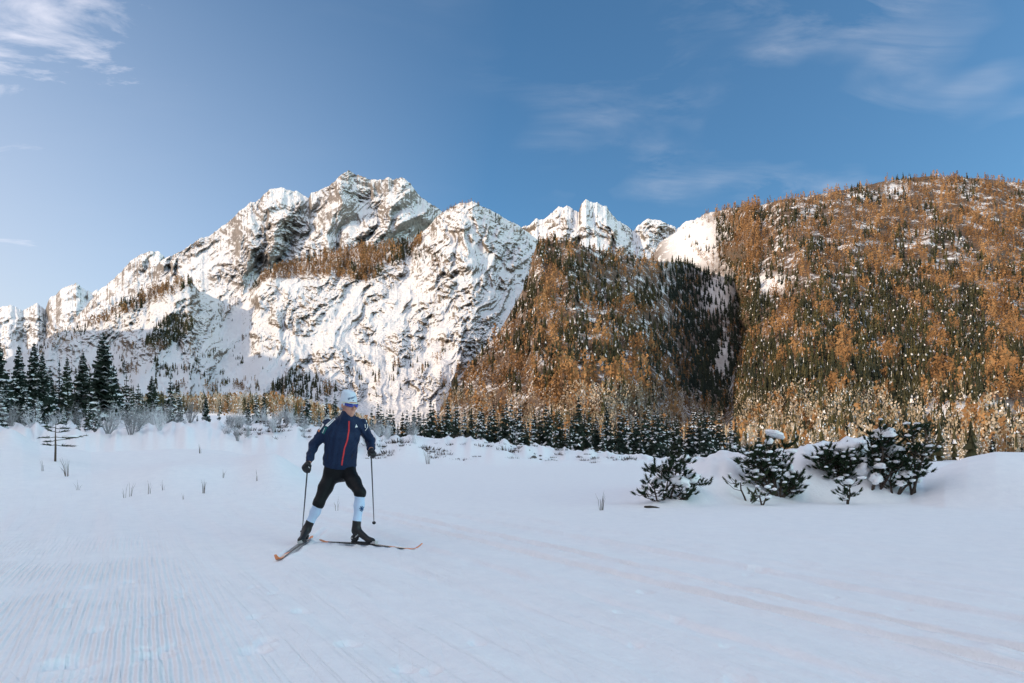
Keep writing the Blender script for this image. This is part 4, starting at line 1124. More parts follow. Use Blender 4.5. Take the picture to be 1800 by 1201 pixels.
# ---------------------------------------------------------------- skis and poles: held things, each its own
def ski(label, tail, nose, roll, ext_tail, ext_nose, foot):
    dr = un(nose - tail); sd = un(np.cross(dr, Z3)); L0 = np.linalg.norm(nose - tail)
    a = tail - dr * ext_tail; L = L0 + ext_tail + ext_nose; n = 40
    cr, sr = math.cos(roll), math.sin(roll)
    s2 = sd * cr + Z3 * sr; u2 = Z3 * cr - sd * sr
    root = empty('ski', tuple(foot * A3((1, 1, 0))))
    o0 = foot * A3((1, 1, 0))
    V, Fc, MI = [], [], []
    for i in range(n + 1):
        t = i / n; w = .027 * (.82 + .18 * math.cos((t - .5) * 2.2)); w *= min(1, .45 + (1 - t) * 9) * min(1, .6 + t * 12)
        th = .006 + .014 * math.exp(-((t - .42) / .25) ** 2)
        x = t * L; lift = .002 + .07 * max(0, (t - .90) / .10) ** 2 + .02 * max(0, (.05 - t) / .05) + .004 * math.sin(math.pi * t) + abs(sr) * w
        c = a + dr * x + Z3 * lift
        for sx, z in ((-1, 0), (1, 0), (1, th), (-1, th)): V.append(c + s2 * sx * w + u2 * z - o0)
    for i in range(n):
        t = (i + .5) / n
        for k in range(4):
            Fc.append((i * 4 + k, i * 4 + (k + 1) % 4, i * 4 + 4 + (k + 1) % 4, i * 4 + 4 + k))
            top = k == 2
            MI.append((2 if (t > .93 or .76 < t < .86) else 1 if t > .70 else 1 if t < .09 else 0) if top else (1 if t < .10 or t > .86 else 0))
    Fc += [(3, 2, 1, 0), tuple(n * 4 + k for k in range(4))]; MI += [1, 1]
    poly_obj('ski_blade', V, Fc, [M_SKI, M_ORANGE, M_CREAM], root, False, MI)
    hz = .012 + .02 + abs(sr) * .02
    bs = foot - o0
    def blk(nm, off, sz, z, mat):
        bm = bmesh.new(); bmesh.ops.create_cube(bm, size=1)
        M = Matrix([list(dr * sz[0]), list(s2 * sz[1]), list(u2 * sz[2])]).transposed()
        for v in bm.verts: v.co = M @ v.co
        bmesh.ops.bevel(bm, geom=bm.edges[:], offset=.003, segments=2, affect='EDGES')
        me = bpy.data.meshes.new(nm); bm.to_mesh(me); bm.free()
        link(nm, me, root, mat).location = Vector((dr * off + Z3 * z) * 1.0)
    blk('binding_plate', .03, (.30, .034, .014), hz + .002, M_BLACK)
    blk('binding_latch', .185, (.06, .042, .026), hz + .012, M_SILVER)
    tag(root, label, 'ski', 'the skier\'s pair of skate skis')
ski('ski on the skier\'s pushing foot, its orange and cream tip nearest the viewer', skiR_t, skiR_n, math.radians(-16), .02, .0, ftR)
ski('ski under the skier\'s bent front leg, seen side-on, dark with an orange tail', skiL_t, skiL_n, math.radians(3), .03, .0, ftL)

def pole(label, hand, tip, ax, white):
    base = A3((tip[0], tip[1], 0)); root = empty('ski_pole', tuple(base))
    top = hand + ax * .085
    def tb(nm, pts, rad, mat, n=8):
        v, f = tube([Vector(p - base) for p in pts], rad, n); return poly_obj(nm, v, f, mat, root)
    tb('shaft', [tip + ax * .04, tip + ax * .5, hand - ax * .05], [.0055, .0075, .0085], M_POLE)
    tb('grip', [hand - ax * .075, hand - ax * .06, hand + ax * .03, top - ax * .01, top], [.011, .014, .0135, .017, .009], M_BLACK)
    tb('tip', [tip - ax * .005, tip + ax * .045], [.003, .006], M_SILVER)
    bm = bmesh.new(); bmesh.ops.create_cone(bm, cap_ends=True, segments=10, radius1=.026, radius2=.010, depth=.018)
    q = Vector(ax).to_track_quat('Z', 'Y').to_matrix().to_4x4(); bmesh.ops.transform(bm, matrix=q, verts=bm.verts)
    me = bpy.data.meshes.new('basket'); bm.to_mesh(me); bm.free(); link('basket', me, root, M_BLACK).location = Vector(tip + ax * .05 - base)
    tb('strap', [hand + ax * .05, hand + ax * .02 + A3((.03, -.03, 0)), hand - ax * .05 + A3((.022, -.025, 0)), hand - ax * .07], .005, M_BLACK if not white else M_WHITE, 5)
    tag(root, label, 'ski pole', 'the skier\'s two poles')
pole('black ski pole hanging straight down from the lowered glove, its tip behind the boot', haR, tipR, axR, True)
pole('black ski pole trailing from the raised glove, its small basket just off the snow', haL, tipL, axL, False)
# ================================================================ nearer trees, each its own thing
def spruce_meshes(seed, whorls, nb, R, lean_low=0.05, snow_share=0.5, seg=4, ragged=1.0, bare=0.0):
    """unit-height spruce: boughs that leave the stem, droop and turn up at the tip, with hanging side twigs; separate snow load"""
    rng = random.Random(seed)
    V, Fc, SV, SF = [], [], [], []
    for k in range(whorls):
        u = lean_low + (0.985 - lean_low) * (k + rng.uniform(-.35, .35)) / whorls
        if rng.random() < bare * (1 - u): continue
        r0 = R * (max(0.03, 1 - u) ** 0.75) * (1.0 if u > .14 else .75)
        a0 = rng.uniform(0, 6.28)
        for b in range(nb):
            if rng.random() < .12 * ragged: continue
            a = a0 + 6.283 * (b + rng.uniform(-.4, .4)) / nb
            L = r0 * rng.uniform(.55, 1.25); c, s = math.cos(a), math.sin(a)
            droop = rng.uniform(.35, .95) * (1 - .5 * u); w0 = L * rng.uniform(.26, .40) + .006
            pts = []
            for i in range(seg + 1):
                t = i / seg
                pts.append((L * t, u + .02 - droop * L * (t ** 1.2) + L * .22 * max(0, t - .6) * 1.5))
            snow = rng.random() < snow_share
            for i in range(seg):
                (x0, z0), (x1, z1) = pts[i], pts[i + 1]; t0, t1 = i / seg, (i + 1) / seg
                wa = w0 * math.sin(math.pi * min(1, .12 + t0 * .88)) ** .7 * rng.uniform(.7, 1.2) + .002; wb = w0 * (math.sin(math.pi * min(1, .12 + t1 * .88)) ** .7 if i < seg - 1 else 0) * rng.uniform(.7, 1.2) + .001
                hang = rng.uniform(.6, 1.3)
                n = len(V)
                for x, z, w in ((x0, z0, wa), (x1, z1, wb)):
                    V += [(c * x, s * x, z), (c * x - s * w, s * x + c * w, z - w * hang), (c * x + s * w, s * x - c * w, z - w * hang)]
                Fc += [(n, n + 3, n + 4, n + 1), (n, n + 2, n + 5, n + 3)]
                for sg in (-1, 1):                              # hanging twig
                    m = len(V); xm = (x0 + x1) / 2; wm = (wa + wb) / 2; zz = (z0 + z1) / 2
                    q = rng.uniform(.015, .045) * (1.2 - u)
                    V += [(c * x0 - s * wm * sg * .7, s * x0 + c * wm * sg * .7, zz - wm * hang * .6), (c * x1 - s * wm * sg * .7, s * x1 + c * wm * sg * .7, zz - wm * hang * .6), (c * xm - s * wm * sg * 1.25, s * xm + c * wm * sg * 1.25, zz - wm * hang - q)]
                    Fc.append((m, m + 1, m + 2))
                if snow and i >= (0 if rng.random() < .3 else 1):
                    n = len(SV); th = rng.uniform(.003, .009) * (1.25 - u); f = rng.uniform(.5, .95)
                    for x, z, w in ((x0, z0, wa), (x1, z1, wb)):
                        SV += [(c * x, s * x, z + th), (c * x - s * w * f, s * x + c * w * f, z - w * hang * f + .003), (c * x + s * w * f, s * x - c * w * f, z - w * hang * f + .003)]
                    SF += [(n, n + 3, n + 4, n + 1), (n, n + 2, n + 5, n + 3)]
    n = len(V); V += [(0, 0, 1.0), (.012, 0, .93), (-.008, .01, .93), (-.008, -.01, .93)]; Fc += [(n, n + 1, n + 2), (n, n + 2, n + 3), (n, n + 3, n + 1)]
    def mk(nm, v, f):
        me = bpy.data.meshes.new(nm); me.from_pydata(v, [], f); me.update()
        for p in me.polygons: p.use_smooth = False
        return me
    crown = mk('crown', V, Fc); crown.materials.append(M_SPRUCE_NEAR)
    snow = mk('snow_load', SV, SF); snow.materials.append(M_SNOW)
    tv, tf = tube([(0, 0, -.06), (0.002, 0, .3), (0, .002, .7), (0, 0, .97)], [.016, .012, .007, .002], 6)
    trunk = mk('trunk', [tuple(v) for v in tv], tf); trunk.materials.append(M_BARK)
    return trunk, crown, snow

PROTO_BIG = [spruce_meshes(40 + i, 44, 7, .150, .07, .45, 4) for i in range(4)]
PROTO_SNOWY = [spruce_meshes(60 + i, 26, 8, .20, .02, .95, 4) for i in range(2)]
PROTO_THIN = [spruce_meshes(70 + i, 24, 5, .085, .14, .30, 3, 2.0, .5) for i in range(3)]
PROTO_MID = [spruce_meshes(80 + i, 24, 6, .165, .04, .28, 3) for i in range(5)]
PROTO_ROW_SNOWY = [spruce_meshes(90 + i, 20, 6, .18, .03, .7, 3) for i in range(3)]
def conifer(proto, x, y, z, h, wide, label, group, rng, name='spruce_tree'):
    root = empty(name, (x, y, z), rng.uniform(0, 6.28))
    root.scale = (h * wide, h * wide, h)
    for nm, me in zip(('trunk', 'crown', 'snow_load'), proto):
        o = bpy.data.objects.new(nm, me); COL.objects.link(o); o.parent = root
        if nm == 'snow_load': o['kind'] = 'stuff'
    return tag(root, label, 'spruce', group)
def tree_at(protos, px, top, d, wide, label, group, rng, name='spruce_tree', hmin=None):
    x = (px - CX) / F * d; z = gz(x, d) - .05
    h = EYE + (HY - top) / F * d - z
    if hmin: h = max(h, hmin)
    return conifer(protos, x, d, z, h, wide, label, group, rng, name)

rng = random.Random(21)
LS = 'dark spruces of the left stand'
STAND = [  # px, top py, distance, width factor, kind, label
    (-4, 588, 62, 1.0, 'B', 'spruce cut off by the picture edge, first of the left stand, its crown dark'),
    (33, 606, 66, .85, 'B', 'narrow dark spruce, second in the left stand from the picture edge'),
    (60, 602, 70, .95, 'B', 'pointed dark spruce, third in the left stand, level in height with its neighbour'),
    (74, 620, 60, .9, 'B', 'spruce whose snowy lower boughs stand right behind the lone sapling'),
    (88, 645, 78, .8, 'B', 'lower spruce wedged between the third and fifth tall trees of the left stand'),
    (104, 632, 74, .75, 'T', 'thin gappy spruce in the middle of the left stand'),
    (118, 628, 82, .8, 'B', 'slim spruce left of the gap beside the tallest tree of the left stand'),
    (146, 618, 72, .95, 'B', 'dark spruce with a bare lower trunk, next left of the tallest tree'),
    (182, 584, 68, 1.15, 'B', 'tallest and broadest spruce of the left stand, with layered drooping boughs'),
    (200, 640, 76, .95, 'B', 'spruce overlapping the right flank of the tallest tree'),
    (10, 668, 54, .9, 'B', 'shorter snowy spruce in front of the first trees at the picture edge'),
    (172, 718, 46, 1.25, 'S', 'small spruce thickly loaded with snow, in front of the tallest tree'),
    (125, 720, 60, .8, 'S', 'little snow-plastered spruce in the open gap of the left stand'),
    (234, 676, 84, .8, 'T', 'thin sparse spruce right of the left stand, with hardly any lower boughs'),
    (250, 690, 80, .9, 'T', 'short thin spruce just left of the spire-topped tree'),
    (267, 660, 74, 1.1, 'B', 'spire-topped spruce standing apart, right of the left stand'),
    (284, 700, 88, .9, 'T', 'low thin spruce right of the spire-topped tree'),
    (318, 700, 92, .8, 'T', 'gaunt spruce over the snowy hollow, left of the bushy pair'),
    (347, 730, 58, .9, 'M', 'smaller left half of the bushy spruce pair by the bank lip'),
    (362, 694, 62, .9, 'B', 'taller right half of the bushy spruce pair by the bank lip'),
    (385, 702, 70, .75, 'T', 'thin dark-stemmed spruce right of the bushy pair'),
    (399, 722, 66, .8, 'T', 'scrawny spruce nearest the leafless brush on the bank'),
]
KIND = {'B': PROTO_BIG, 'S': PROTO_SNOWY, 'T': PROTO_THIN, 'M': PROTO_MID}
for i, (px, top, d, w, k, lab) in enumerate(STAND):
    tree_at(KIND[k][i % len(KIND[k])], px, top, d, w * (1.0 if k == 'S' else 1.22), lab, LS, rng)
for i in range(14):                                              # smaller, snow-plastered ones along the front of the stand
    tree_at(PROTO_ROW_SNOWY[i % 3] if i % 3 else PROTO_SNOWY[i % 2], [3, 22, 47, 66, 82, 97, 112, 138, 155, 196, 214, 228, 246, 300][i], rng.uniform(672, 742), rng.uniform(46, 60), rng.uniform(.75, 1.05), 'young snow-plastered spruce along the front of the left stand', 'young snowy spruces fronting the left stand', rng)
for i in range(40):                                              # the deeper ranks behind them
    px = [12, 45, 52, 98, 112, 132, 158, 166, 192, 212, 222, 20, 82, 140, 243, 300][i % 16] + (0 if i < 16 else rng.uniform(-14, 26)); d = rng.uniform(84, 125)
    tree_at(PROTO_MID[i % 5] if i % 4 == 1 else PROTO_THIN[i % 3] if i % 4 == 0 else PROTO_ROW_SNOWY[i % 3], px, rng.uniform(648, 690) if i < 16 else rng.uniform(668, 735), d, rng.uniform(.8, 1.1), 'dim spruce in the back rank of the left stand', 'back-rank spruces of the left stand', rng)

# the shaded row across the river flat
def row():
    r = random.Random(33); px = 436.0; n = 0
    marks = {}
    while px < 1296:
        d = r.uniform(128, 172)
        if px < 640: d = r.uniform(50, 74)
        top = curve([(436, 722), (520, 738), (600, 742), (660, 742), (700, 738), (760, 736), (900, 736), (1000, 738), (1130, 740), (1240, 748), (1296, 760)], px) - 16 + r.gauss(0, 13)
        x = (px - CX) / F * d; z = gz(x, d) - .1
        h = min(max(EYE + (HY - top) / F * d - z, 2.2), 15.0)
        if px < 640: h = r.uniform(1.8, 4.2)
        seg = ('left of the skier' if px < 560 else 'beside the skier' if px < 700 else 'right of the skier' if px < 800 else
               'below the wooded spur' if px < 960 else 'in its densest part' if px < 1120 else 'behind the pine bushes')
        snowy = r.random() < (.6 if px < 640 else .22)
        lab = ('snow-plastered small spruce ' if snowy else 'dark pointed spruce ') + 'of the shaded row, ' + seg
        conifer(PROTO_ROW_SNOWY[n % 3] if snowy else PROTO_MID[n % 5], x, d, z, h, r.uniform(.65, 1.0), lab, 'spruces of the shaded row across the river flat', r)
        n += 1; px += r.uniform(3.5, 8.5) if px > 640 else r.uniform(9, 17)
    return n
N_ROW = row()
PICK = [(905, 726, 140, 'tallest dark spruce left of centre in the shaded row, its tip on bright snow'), (1158, 728, 150, 'tall dark spire in the right part of the shaded row, above all its neighbours'), (1005, 728, 150, 'broad dark spruce overtopping the densest part of the shaded row'),
        (778, 728, 138, 'tall spruce standing alone-looking just right of the skier\'s raised hand'), (1240, 722, 120, 'dark spruce rising behind the low snow crest between the two pine bushes'), (1334, 752, 105, 'dark spruce peeping over the snow mound behind the tallest bush')]
for i, (px, top, d, lab) in enumerate(PICK): tree_at(PROTO_MID[i % 5], px, top, d, 1.0, lab, 'spruces of the shaded row across the river flat', rng)

# nearest sunlit conifers of the flat, frosted
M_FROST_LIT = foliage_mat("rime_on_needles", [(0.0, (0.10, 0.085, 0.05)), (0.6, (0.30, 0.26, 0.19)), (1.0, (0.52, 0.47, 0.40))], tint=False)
PROTO_LIT = []
for i in range(4):
    t_, c_, s_ = spruce_meshes(110 + i, 22, 6, .18, .03, .5, 3)
    c_.materials.clear(); c_.materials.append(M_FROST_LIT); PROTO_LIT.append((t_, c_, s_))
def lit_flat():
    r = random.Random(44); n = 0
    for k in range(130):
        px = r.uniform(1290, 1840) if k < 92 else r.uniform(640, 1300)
        d = r.uniform(*((135, 235) if k < 92 else (205, 260)))
        lo = curve([(640, 225), (1000, 205), (1250, 185), (1400, 160), (1840, 128)], px)
        d = max(d, lo + r.uniform(0, 14))
        x = (px - CX) / F * d; z = gz(x, d) - .1
        where = 'above the right mound' if px > 1620 else 'behind the bushes' if px > 1290 else 'beyond the shaded row'
        dark = r.random() < .3
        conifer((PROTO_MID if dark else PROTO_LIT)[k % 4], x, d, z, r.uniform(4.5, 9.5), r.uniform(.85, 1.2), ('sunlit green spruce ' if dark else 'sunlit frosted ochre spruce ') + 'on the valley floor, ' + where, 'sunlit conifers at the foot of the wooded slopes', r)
lit_flat()

# leafless, rimed shrubs
def twig_mesh(seed, n, R, rad):
    r = random.Random(seed); V, Fc = [], []
    def add(pts, rr):
        k = len(V); v, f = tube(pts, rr, 3); V.extend(v); Fc.extend([tuple(i + k for i in q) for q in f[:-2]])
    for i in range(n):
        a = r.uniform(0, 6.28); q = math.sqrt(r.random()) * R; h = r.uniform(.45, 1) * (1 - .35 * q / R); bend = r.uniform(-.12, .12)
        b = Vector((math.cos(a) * q * .15, math.sin(a) * q * .15, -.04)); m = Vector((math.cos(a) * q * .5 + bend, math.sin(a) * q * .5, h * .5)); e = Vector((math.cos(a) * q, math.sin(a) * q, h))
        add([b, m, e], [rad, rad * .7, rad * .25])
        for j in range(6):
            t = r.uniform(.25, .98); s = b.lerp(m, t * 2) if t < .5 else m.lerp(e, t * 2 - 1); a2 = r.uniform(0, 6.28); l = r.uniform(.08, .24)
            add([s, s + Vector((math.cos(a2) * l * .8, math.sin(a2) * l * .8, l * r.uniform(.1, .8)))], [rad * .6, rad * .2])
    me = bpy.data.meshes.new('rimed_shrub'); me.from_pydata([tuple(v) for v in V], [], Fc); me.update(); return me
SHRUB = [twig_mesh(5 + i, 22, .42, .0085) for i in range(4)]
for m in SHRUB: m.materials.append(M_FROST_NEAR)
def shrubs():
    r = random.Random(55)
    spots = [(215, 60), (226, 55), (240, 66), (252, 58), (262, 48), (276, 52), (285, 60), (296, 54), (204, 50), (190, 44), (150, 52), (110, 58), (92, 50), (60, 48), (40, 52), (20, 46), (132, 64), (232, 44), (246, 46), (300, 62), (322, 60), (334, 52), (398, 44), (408, 48), (420, 50), (432, 52), (446, 60), (300, 70), (280, 44), (268, 64)]
    for k, (px, d) in enumerate(spots):
        x = (px - CX) / F * d; h = r.uniform(1.5, 3.2) if px < 380 else r.uniform(1.2, 2.2)
        o = bpy.data.objects.new('rimed_shrub', SHRUB[k % 4]); COL.objects.link(o); o.location = (x, d, gz(x, d)); o.scale = (h, h, h); o.rotation_euler = (0, 0, r.uniform(0, 6.28))
        tag(o, 'rime-furred leafless shrub ' + ('among the left stand trunks' if px < 200 else 'right of the tallest spruce' if px < 310 else 'by the bushy spruce pair' if px < 380 else 'on the bank slope'), 'shrub', 'rimed leafless shrubs of the left hollow')
    for k in range(70):                                          # thicket behind the bank, left of and behind the skier
        px = r.uniform(395, 730); d = r.uniform(41, 62)
        x = (px - CX) / F * d; h = r.uniform(.7, 2.1)
        o = bpy.data.objects.new('rimed_shrub', SHRUB[k % 4]); COL.objects.link(o); o.location = (x, d, gz(x, d)); o.scale = (h * .8, h * .8, h); o.rotation_euler = (0, 0, r.uniform(0, 6.28))
        tag(o, 'upright leafless shrub above the river bank, ' + ('left of the skier' if px < 560 else 'behind the skier' if px < 650 else 'right of the skier'), 'shrub', 'thicket of leafless shrubs above the river bank')
shrubs()
# dark scrub and stones showing through the snow of the river bank
M_SCRUB = simple_mat("dead_heather", (0.055, 0.045, 0.036), 0.9, 0.4, 6)
M_STONE = simple_mat("river_stone", (0.12, 0.115, 0.11), 0.9, 0.35, 4, 0.4)
def scrub_mesh(seed):
    r = random.Random(seed); V, Fc = [], []
    for i in range(46):
        a = r.uniform(0, 6.28); q = math.sqrt(r.random()); x, y = math.cos(a) * q, math.sin(a) * q * .7
        h = r.uniform(.25, .9) * (1 - .5 * q); w = r.uniform(.03, .08); b = r.uniform(0, 3.1)
        dx, dy = math.cos(b) * w, math.sin(b) * w; k = len(V)
        V += [(x - dx, y - dy, -.1), (x + dx, y + dy, -.1), (x * 1.35 + dx * .3, y * 1.35, h)]; Fc.append((k, k + 1, k + 2))
    me = bpy.data.meshes.new('scrub_clump'); me.from_pydata(V, [], Fc); me.update(); me.materials.append(M_SCRUB); return me
SCR = [scrub_mesh(i) for i in range(4)]
def stone_mesh(seed):
    bm = bmesh.new(); bmesh.ops.create_icosphere(bm, subdivisions=2, radius=1); r = np.random.default_rng(seed)
    co = np.array([v.co for v in bm.verts]); dd = 1 + .28 * perlin(co[:, 0] * 1.5 + seed, co[:, 1] * 1.5 + co[:, 2] * 1.1, seed)
    for v, q in zip(bm.verts, dd): v.co *= q; v.co.z *= .55
    me = bpy.data.meshes.new('river_stone'); bm.to_mesh(me); bm.free(); me.materials.append(M_STONE); return me
STO = [stone_mesh(i) for i in range(3)]
def bank_bits():
    r = random.Random(66)
    for k in range(200):
        px = r.uniform(415, 1120) if k < 150 else r.uniform(415, 700); t = r.random(); d = 38.5 + t * 9 + (4 if px < 640 else 0)
        x = (px - CX) / F * d; z = gz(x, d); stone = r.random() < .16; s = (r.uniform(.10, .24) if stone else r.uniform(.18, .55)) * (1.0 if px < 900 else .75)
        where = 'left of the skier' if px < 560 else 'beside the skier' if px < 690 else 'right of the skier' if px < 900 else 'at its low end'
        o = bpy.data.objects.new('river_stone' if stone else 'scrub_clump', (STO[k % 3] if stone else SCR[k % 4])); COL.objects.link(o)
        o.location = (x, d, z - (.1 if stone else .02)); o.scale = (s * r.uniform(.8, 1.6), s, s * r.uniform(.7, 1.2)); o.rotation_euler = (0, 0, r.uniform(-.5, .5))
        tag(o, ('grey stone on the river bank, ' if stone else 'dark scrub clump on the river bank, ') + where, 'stone' if stone else 'scrub', 'stones of the river bank' if stone else 'scrub clumps of the river bank')
bank_bits()
def grass_mesh(name, seed, n, R, rad):
    r = random.Random(seed); V, Fc = [], []
    for i in range(n):
        a = r.uniform(0, 6.28); q = r.uniform(.2, 1) * R; h = r.uniform(.4, 1)
        pts = [Vector((math.cos(a) * R * .2, math.sin(a) * R * .2, -.05)), Vector((math.cos(a) * q * .5, math.sin(a) * q * .5, h * .6)), Vector((math.cos(a) * q, math.sin(a) * q, h))]
        k = len(V); v, f = tube(pts, [rad, rad * .7, rad * .2], 3); V.extend(v); Fc.extend([tuple(i + k for i in q) for q in f])
    me = bpy.data.meshes.new(name); me.from_pydata([tuple(v) for v in V], [], Fc); me.update(); me.materials.append(M_TWIG); return me
SPRIG = [(1057, 897, .42, 8, 'tuft of bare twigs alone on the flat snow, left of the pine bushes'), (752, 816, 1.1, 14, 'bare bushy twigs at the foot of the river bank, right of the skier'), (219, 876, .30, 3, 'forked twig in the snow, lower right of the lone sapling'),
         (228, 872, .34, 3, 'leaning pair of thin twigs right of the forked twig'), (262, 868, .28, 4, 'thin twig tuft near the middle of the left slope'), (287, 862, .22, 4, 'short slanting twigs on the left slope'), (358, 868, .28, 9, 'widest tuft of dry grass on the left slope'),
         (322, 878, .14, 5, 'small grass wisp below the widest dry tuft'), (392, 840, .25, 6, 'dry grass tuft higher up the left slope, toward the skier'), (452, 846, .26, 4, 'thin twigs beside the shallow drift left of the skier'), (75, 828, .3, 6, 'faint dry stalks left of the lone sapling'),
         (118, 838, .45, 9, 'bare shrublet right beside the trunk of the lone sapling'), (20, 812, .6, 6, 'long faint stalks on the slope at the picture edge'), (352, 797, .35, 8, 'dark twig tuft on the crest of the bank, under the bushy pair'), (592, 898, .26, 4, 'thin stalks in the snow between the skier\'s legs'), (137, 862, .25, 4, 'bent stalks just below the lone sapling')]
for k, (px, py, h, n, lab) in enumerate(SPRIG):
    best = min(np.arange(4, 60, .1), key=lambda d: abs(EYE + (HY - py) / F * d - gz((px - CX) / F * d, d)) + (d > 36) * .02)
    d = float(best); x = (px - CX) / F * d
    o = bpy.data.objects.new('dry_twigs', grass_mesh('dry_twigs', 200 + k, n, .35, .012 if h < .5 else .009)); COL.objects.link(o)
    o.location = (x, d, gz(x, d)); o.scale = (h, h, h); tag(o, lab, 'twigs', 'dry twigs and grass in the snow')

def sapling():
    px, py = 97, 841; d = 15.8; x = (px - CX) / F * d; z = gz(x, d)
    h = EYE + (HY - 742) / F * d - z
    root = empty('pine_sapling', (x, d, z))
    v, f = tube([(0, 0, -.1), (.01, 0, h * .35), (.005, 0, h * .7), (.02, 0, h)], [.030, .024, .014, .004], 6); poly_obj('trunk', v, f, M_BARK, root)
    r = random.Random(9)
    for zz, a, l, droop in ((.42, -.1, .62, -.04), (.42, 3.0, .36, .0), (.53, .15, .95, .12), (.53, 3.3, .30, -.03), (.62, .05, .62, -.02), (.62, 3.05, .5, -.02), (.74, .4, .34, .03), (.76, 2.8, .3, .04), (.84, .1, .42, .0), (.86, 3.0, .36, .02), (.93, 1.0, .2, .05)):
        b = Vector((0, 0, zz * h)); e = Vector((math.cos(a) * l * .75, math.sin(a) * l * .4, zz * h + droop)); V, Fc = tube([b, b.lerp(e, .5) + Vector((0, 0, -.02)), e], [.010, .007, .003], 5)
        for j in range(46):
            t = r.uniform(.35, 1.05); p = b.lerp(e, t); q = Vector((r.gauss(0, 1), r.gauss(0, 1), r.gauss(.2, .5))).normalized() * r.uniform(.05, .09); w = Vector((0, 0, .008)) if abs(q.z) < .04 else Vector((.008, 0, 0))
            k = len(V); V += [p - w, p + w, p + q + (e - b).normalized() * .05]; Fc.append((k, k + 1, k + 2))
        poly_obj('branch', V, Fc, M_PINE, root, False)
    bm = bmesh.new(); bmesh.ops.create_icosphere(bm, subdivisions=3, radius=1)
    for v in bm.verts: v.co = Vector((v.co.x * .22, v.co.y * .13, max(v.co.z, -.3) * .05))
    me = bpy.data.meshes.new('snow_cap'); bm.to_mesh(me); bm.free()
    link('snow_cap', me, root, M_SNOW).location = (.36, .06, .53 * h + .10)
    tag(root, 'lone thin pine sapling with a bare lower stem on the left snow slope', 'sapling')
M_PINE = foliage_mat("dwarf_pine_needles", [(0.0, (0.016, 0.030, 0.018)), (0.5, (0.030, 0.050, 0.026)), (1.0, (0.070, 0.080, 0.030))], tint=False)
sapling()

# ---------------------------------------------------------------- dwarf pines in the drifts on the right
def tuft(V, Fc, p, dr, r, size):
    """bottle-brush of needles round the last centimetres of a shoot"""
    dr = dr.normalized(); a = dr.orthogonal().normalized(); b = dr.cross(a)
    for j in range(44):
        t = r.random(); o = p - dr * size * .9 * (1 - t); an = r.uniform(0, 6.283); out = (a * math.cos(an) + b * math.sin(an))
        sp = r.uniform(.45, .95) * (1.15 - .55 * t); e = o + (out * sp + dr * (.55 + .4 * t)).normalized() * size * r.uniform(.6, 1.0)
        w = dr.cross(out).normalized() * size * .06
        k = len(V); V += [o - w, o + w, e]; Fc.append((k, k + 1, k + 2))
    k = len(V); c = p - dr * size * .35; q = size * .24
    V += [c + dr * size * .8, c - dr * size * .6, c + a * q, c + b * q, c - a * q, c - b * q]
    for i in range(4): Fc += [(k, k + 2 + i, k + 2 + (i + 1) % 4), (k + 1, k + 2 + (i + 1) % 4, k + 2 + i)]
def blob(name, c, r3, seed, parent, mat=None, sub=3, amp=.42, flat=-.6):
    bm = bmesh.new(); bmesh.ops.create_icosphere(bm, subdivisions=sub, radius=1)
    co = np.array([v.co for v in bm.verts]); dd = 1 + amp * fbm(co[:, 0] * 1.3 + seed * 3.1, co[:, 1] * 1.3 + co[:, 2] * 1.7, 3, seed)
    for v, q in zip(bm.verts, dd):
        v.co *= q; v.co.z = max(v.co.z, flat + .1 * v.co.x); v.co = Vector((v.co.x * r3[0], v.co.y * r3[1], v.co.z * r3[2]))
    me = bpy.data.meshes.new(name); bm.to_mesh(me); bm.free()
    for p in me.polygons: p.use_smooth = True
    o = link(name, me, parent, mat or M_SNOW); o.location = c; o.rotation_euler = (0, random.Random(seed).uniform(-.35, .35), random.Random(seed + 1).uniform(0, 6.28)); return o
_ico = bmesh.new(); bmesh.ops.create_icosphere(_ico, subdivisions=1, radius=1)
ICO_V = [v.co.copy() for v in _ico.verts]; ICO_F = [tuple(v.index for v in f.verts) for f in _ico.faces]; _ico.free()
def dust(SV, SF, c, rad, r):
    k = len(SV); a = r.uniform(0, 6.28); ca, sa = math.cos(a), math.sin(a); sx, sy = r.uniform(.8, 1.7), r.uniform(.6, 1.0)
    for v in ICO_V:
        q = r.uniform(.75, 1.2); vx, vy = v.x * sx, v.y * sy
        SV.append(c + Vector(((vx * ca - vy * sa) * q, (vx * sa + vy * ca) * q, v.z * .5 * q)) * rad)
    SF.extend(tuple(i + k for i in f) for f in ICO_F)
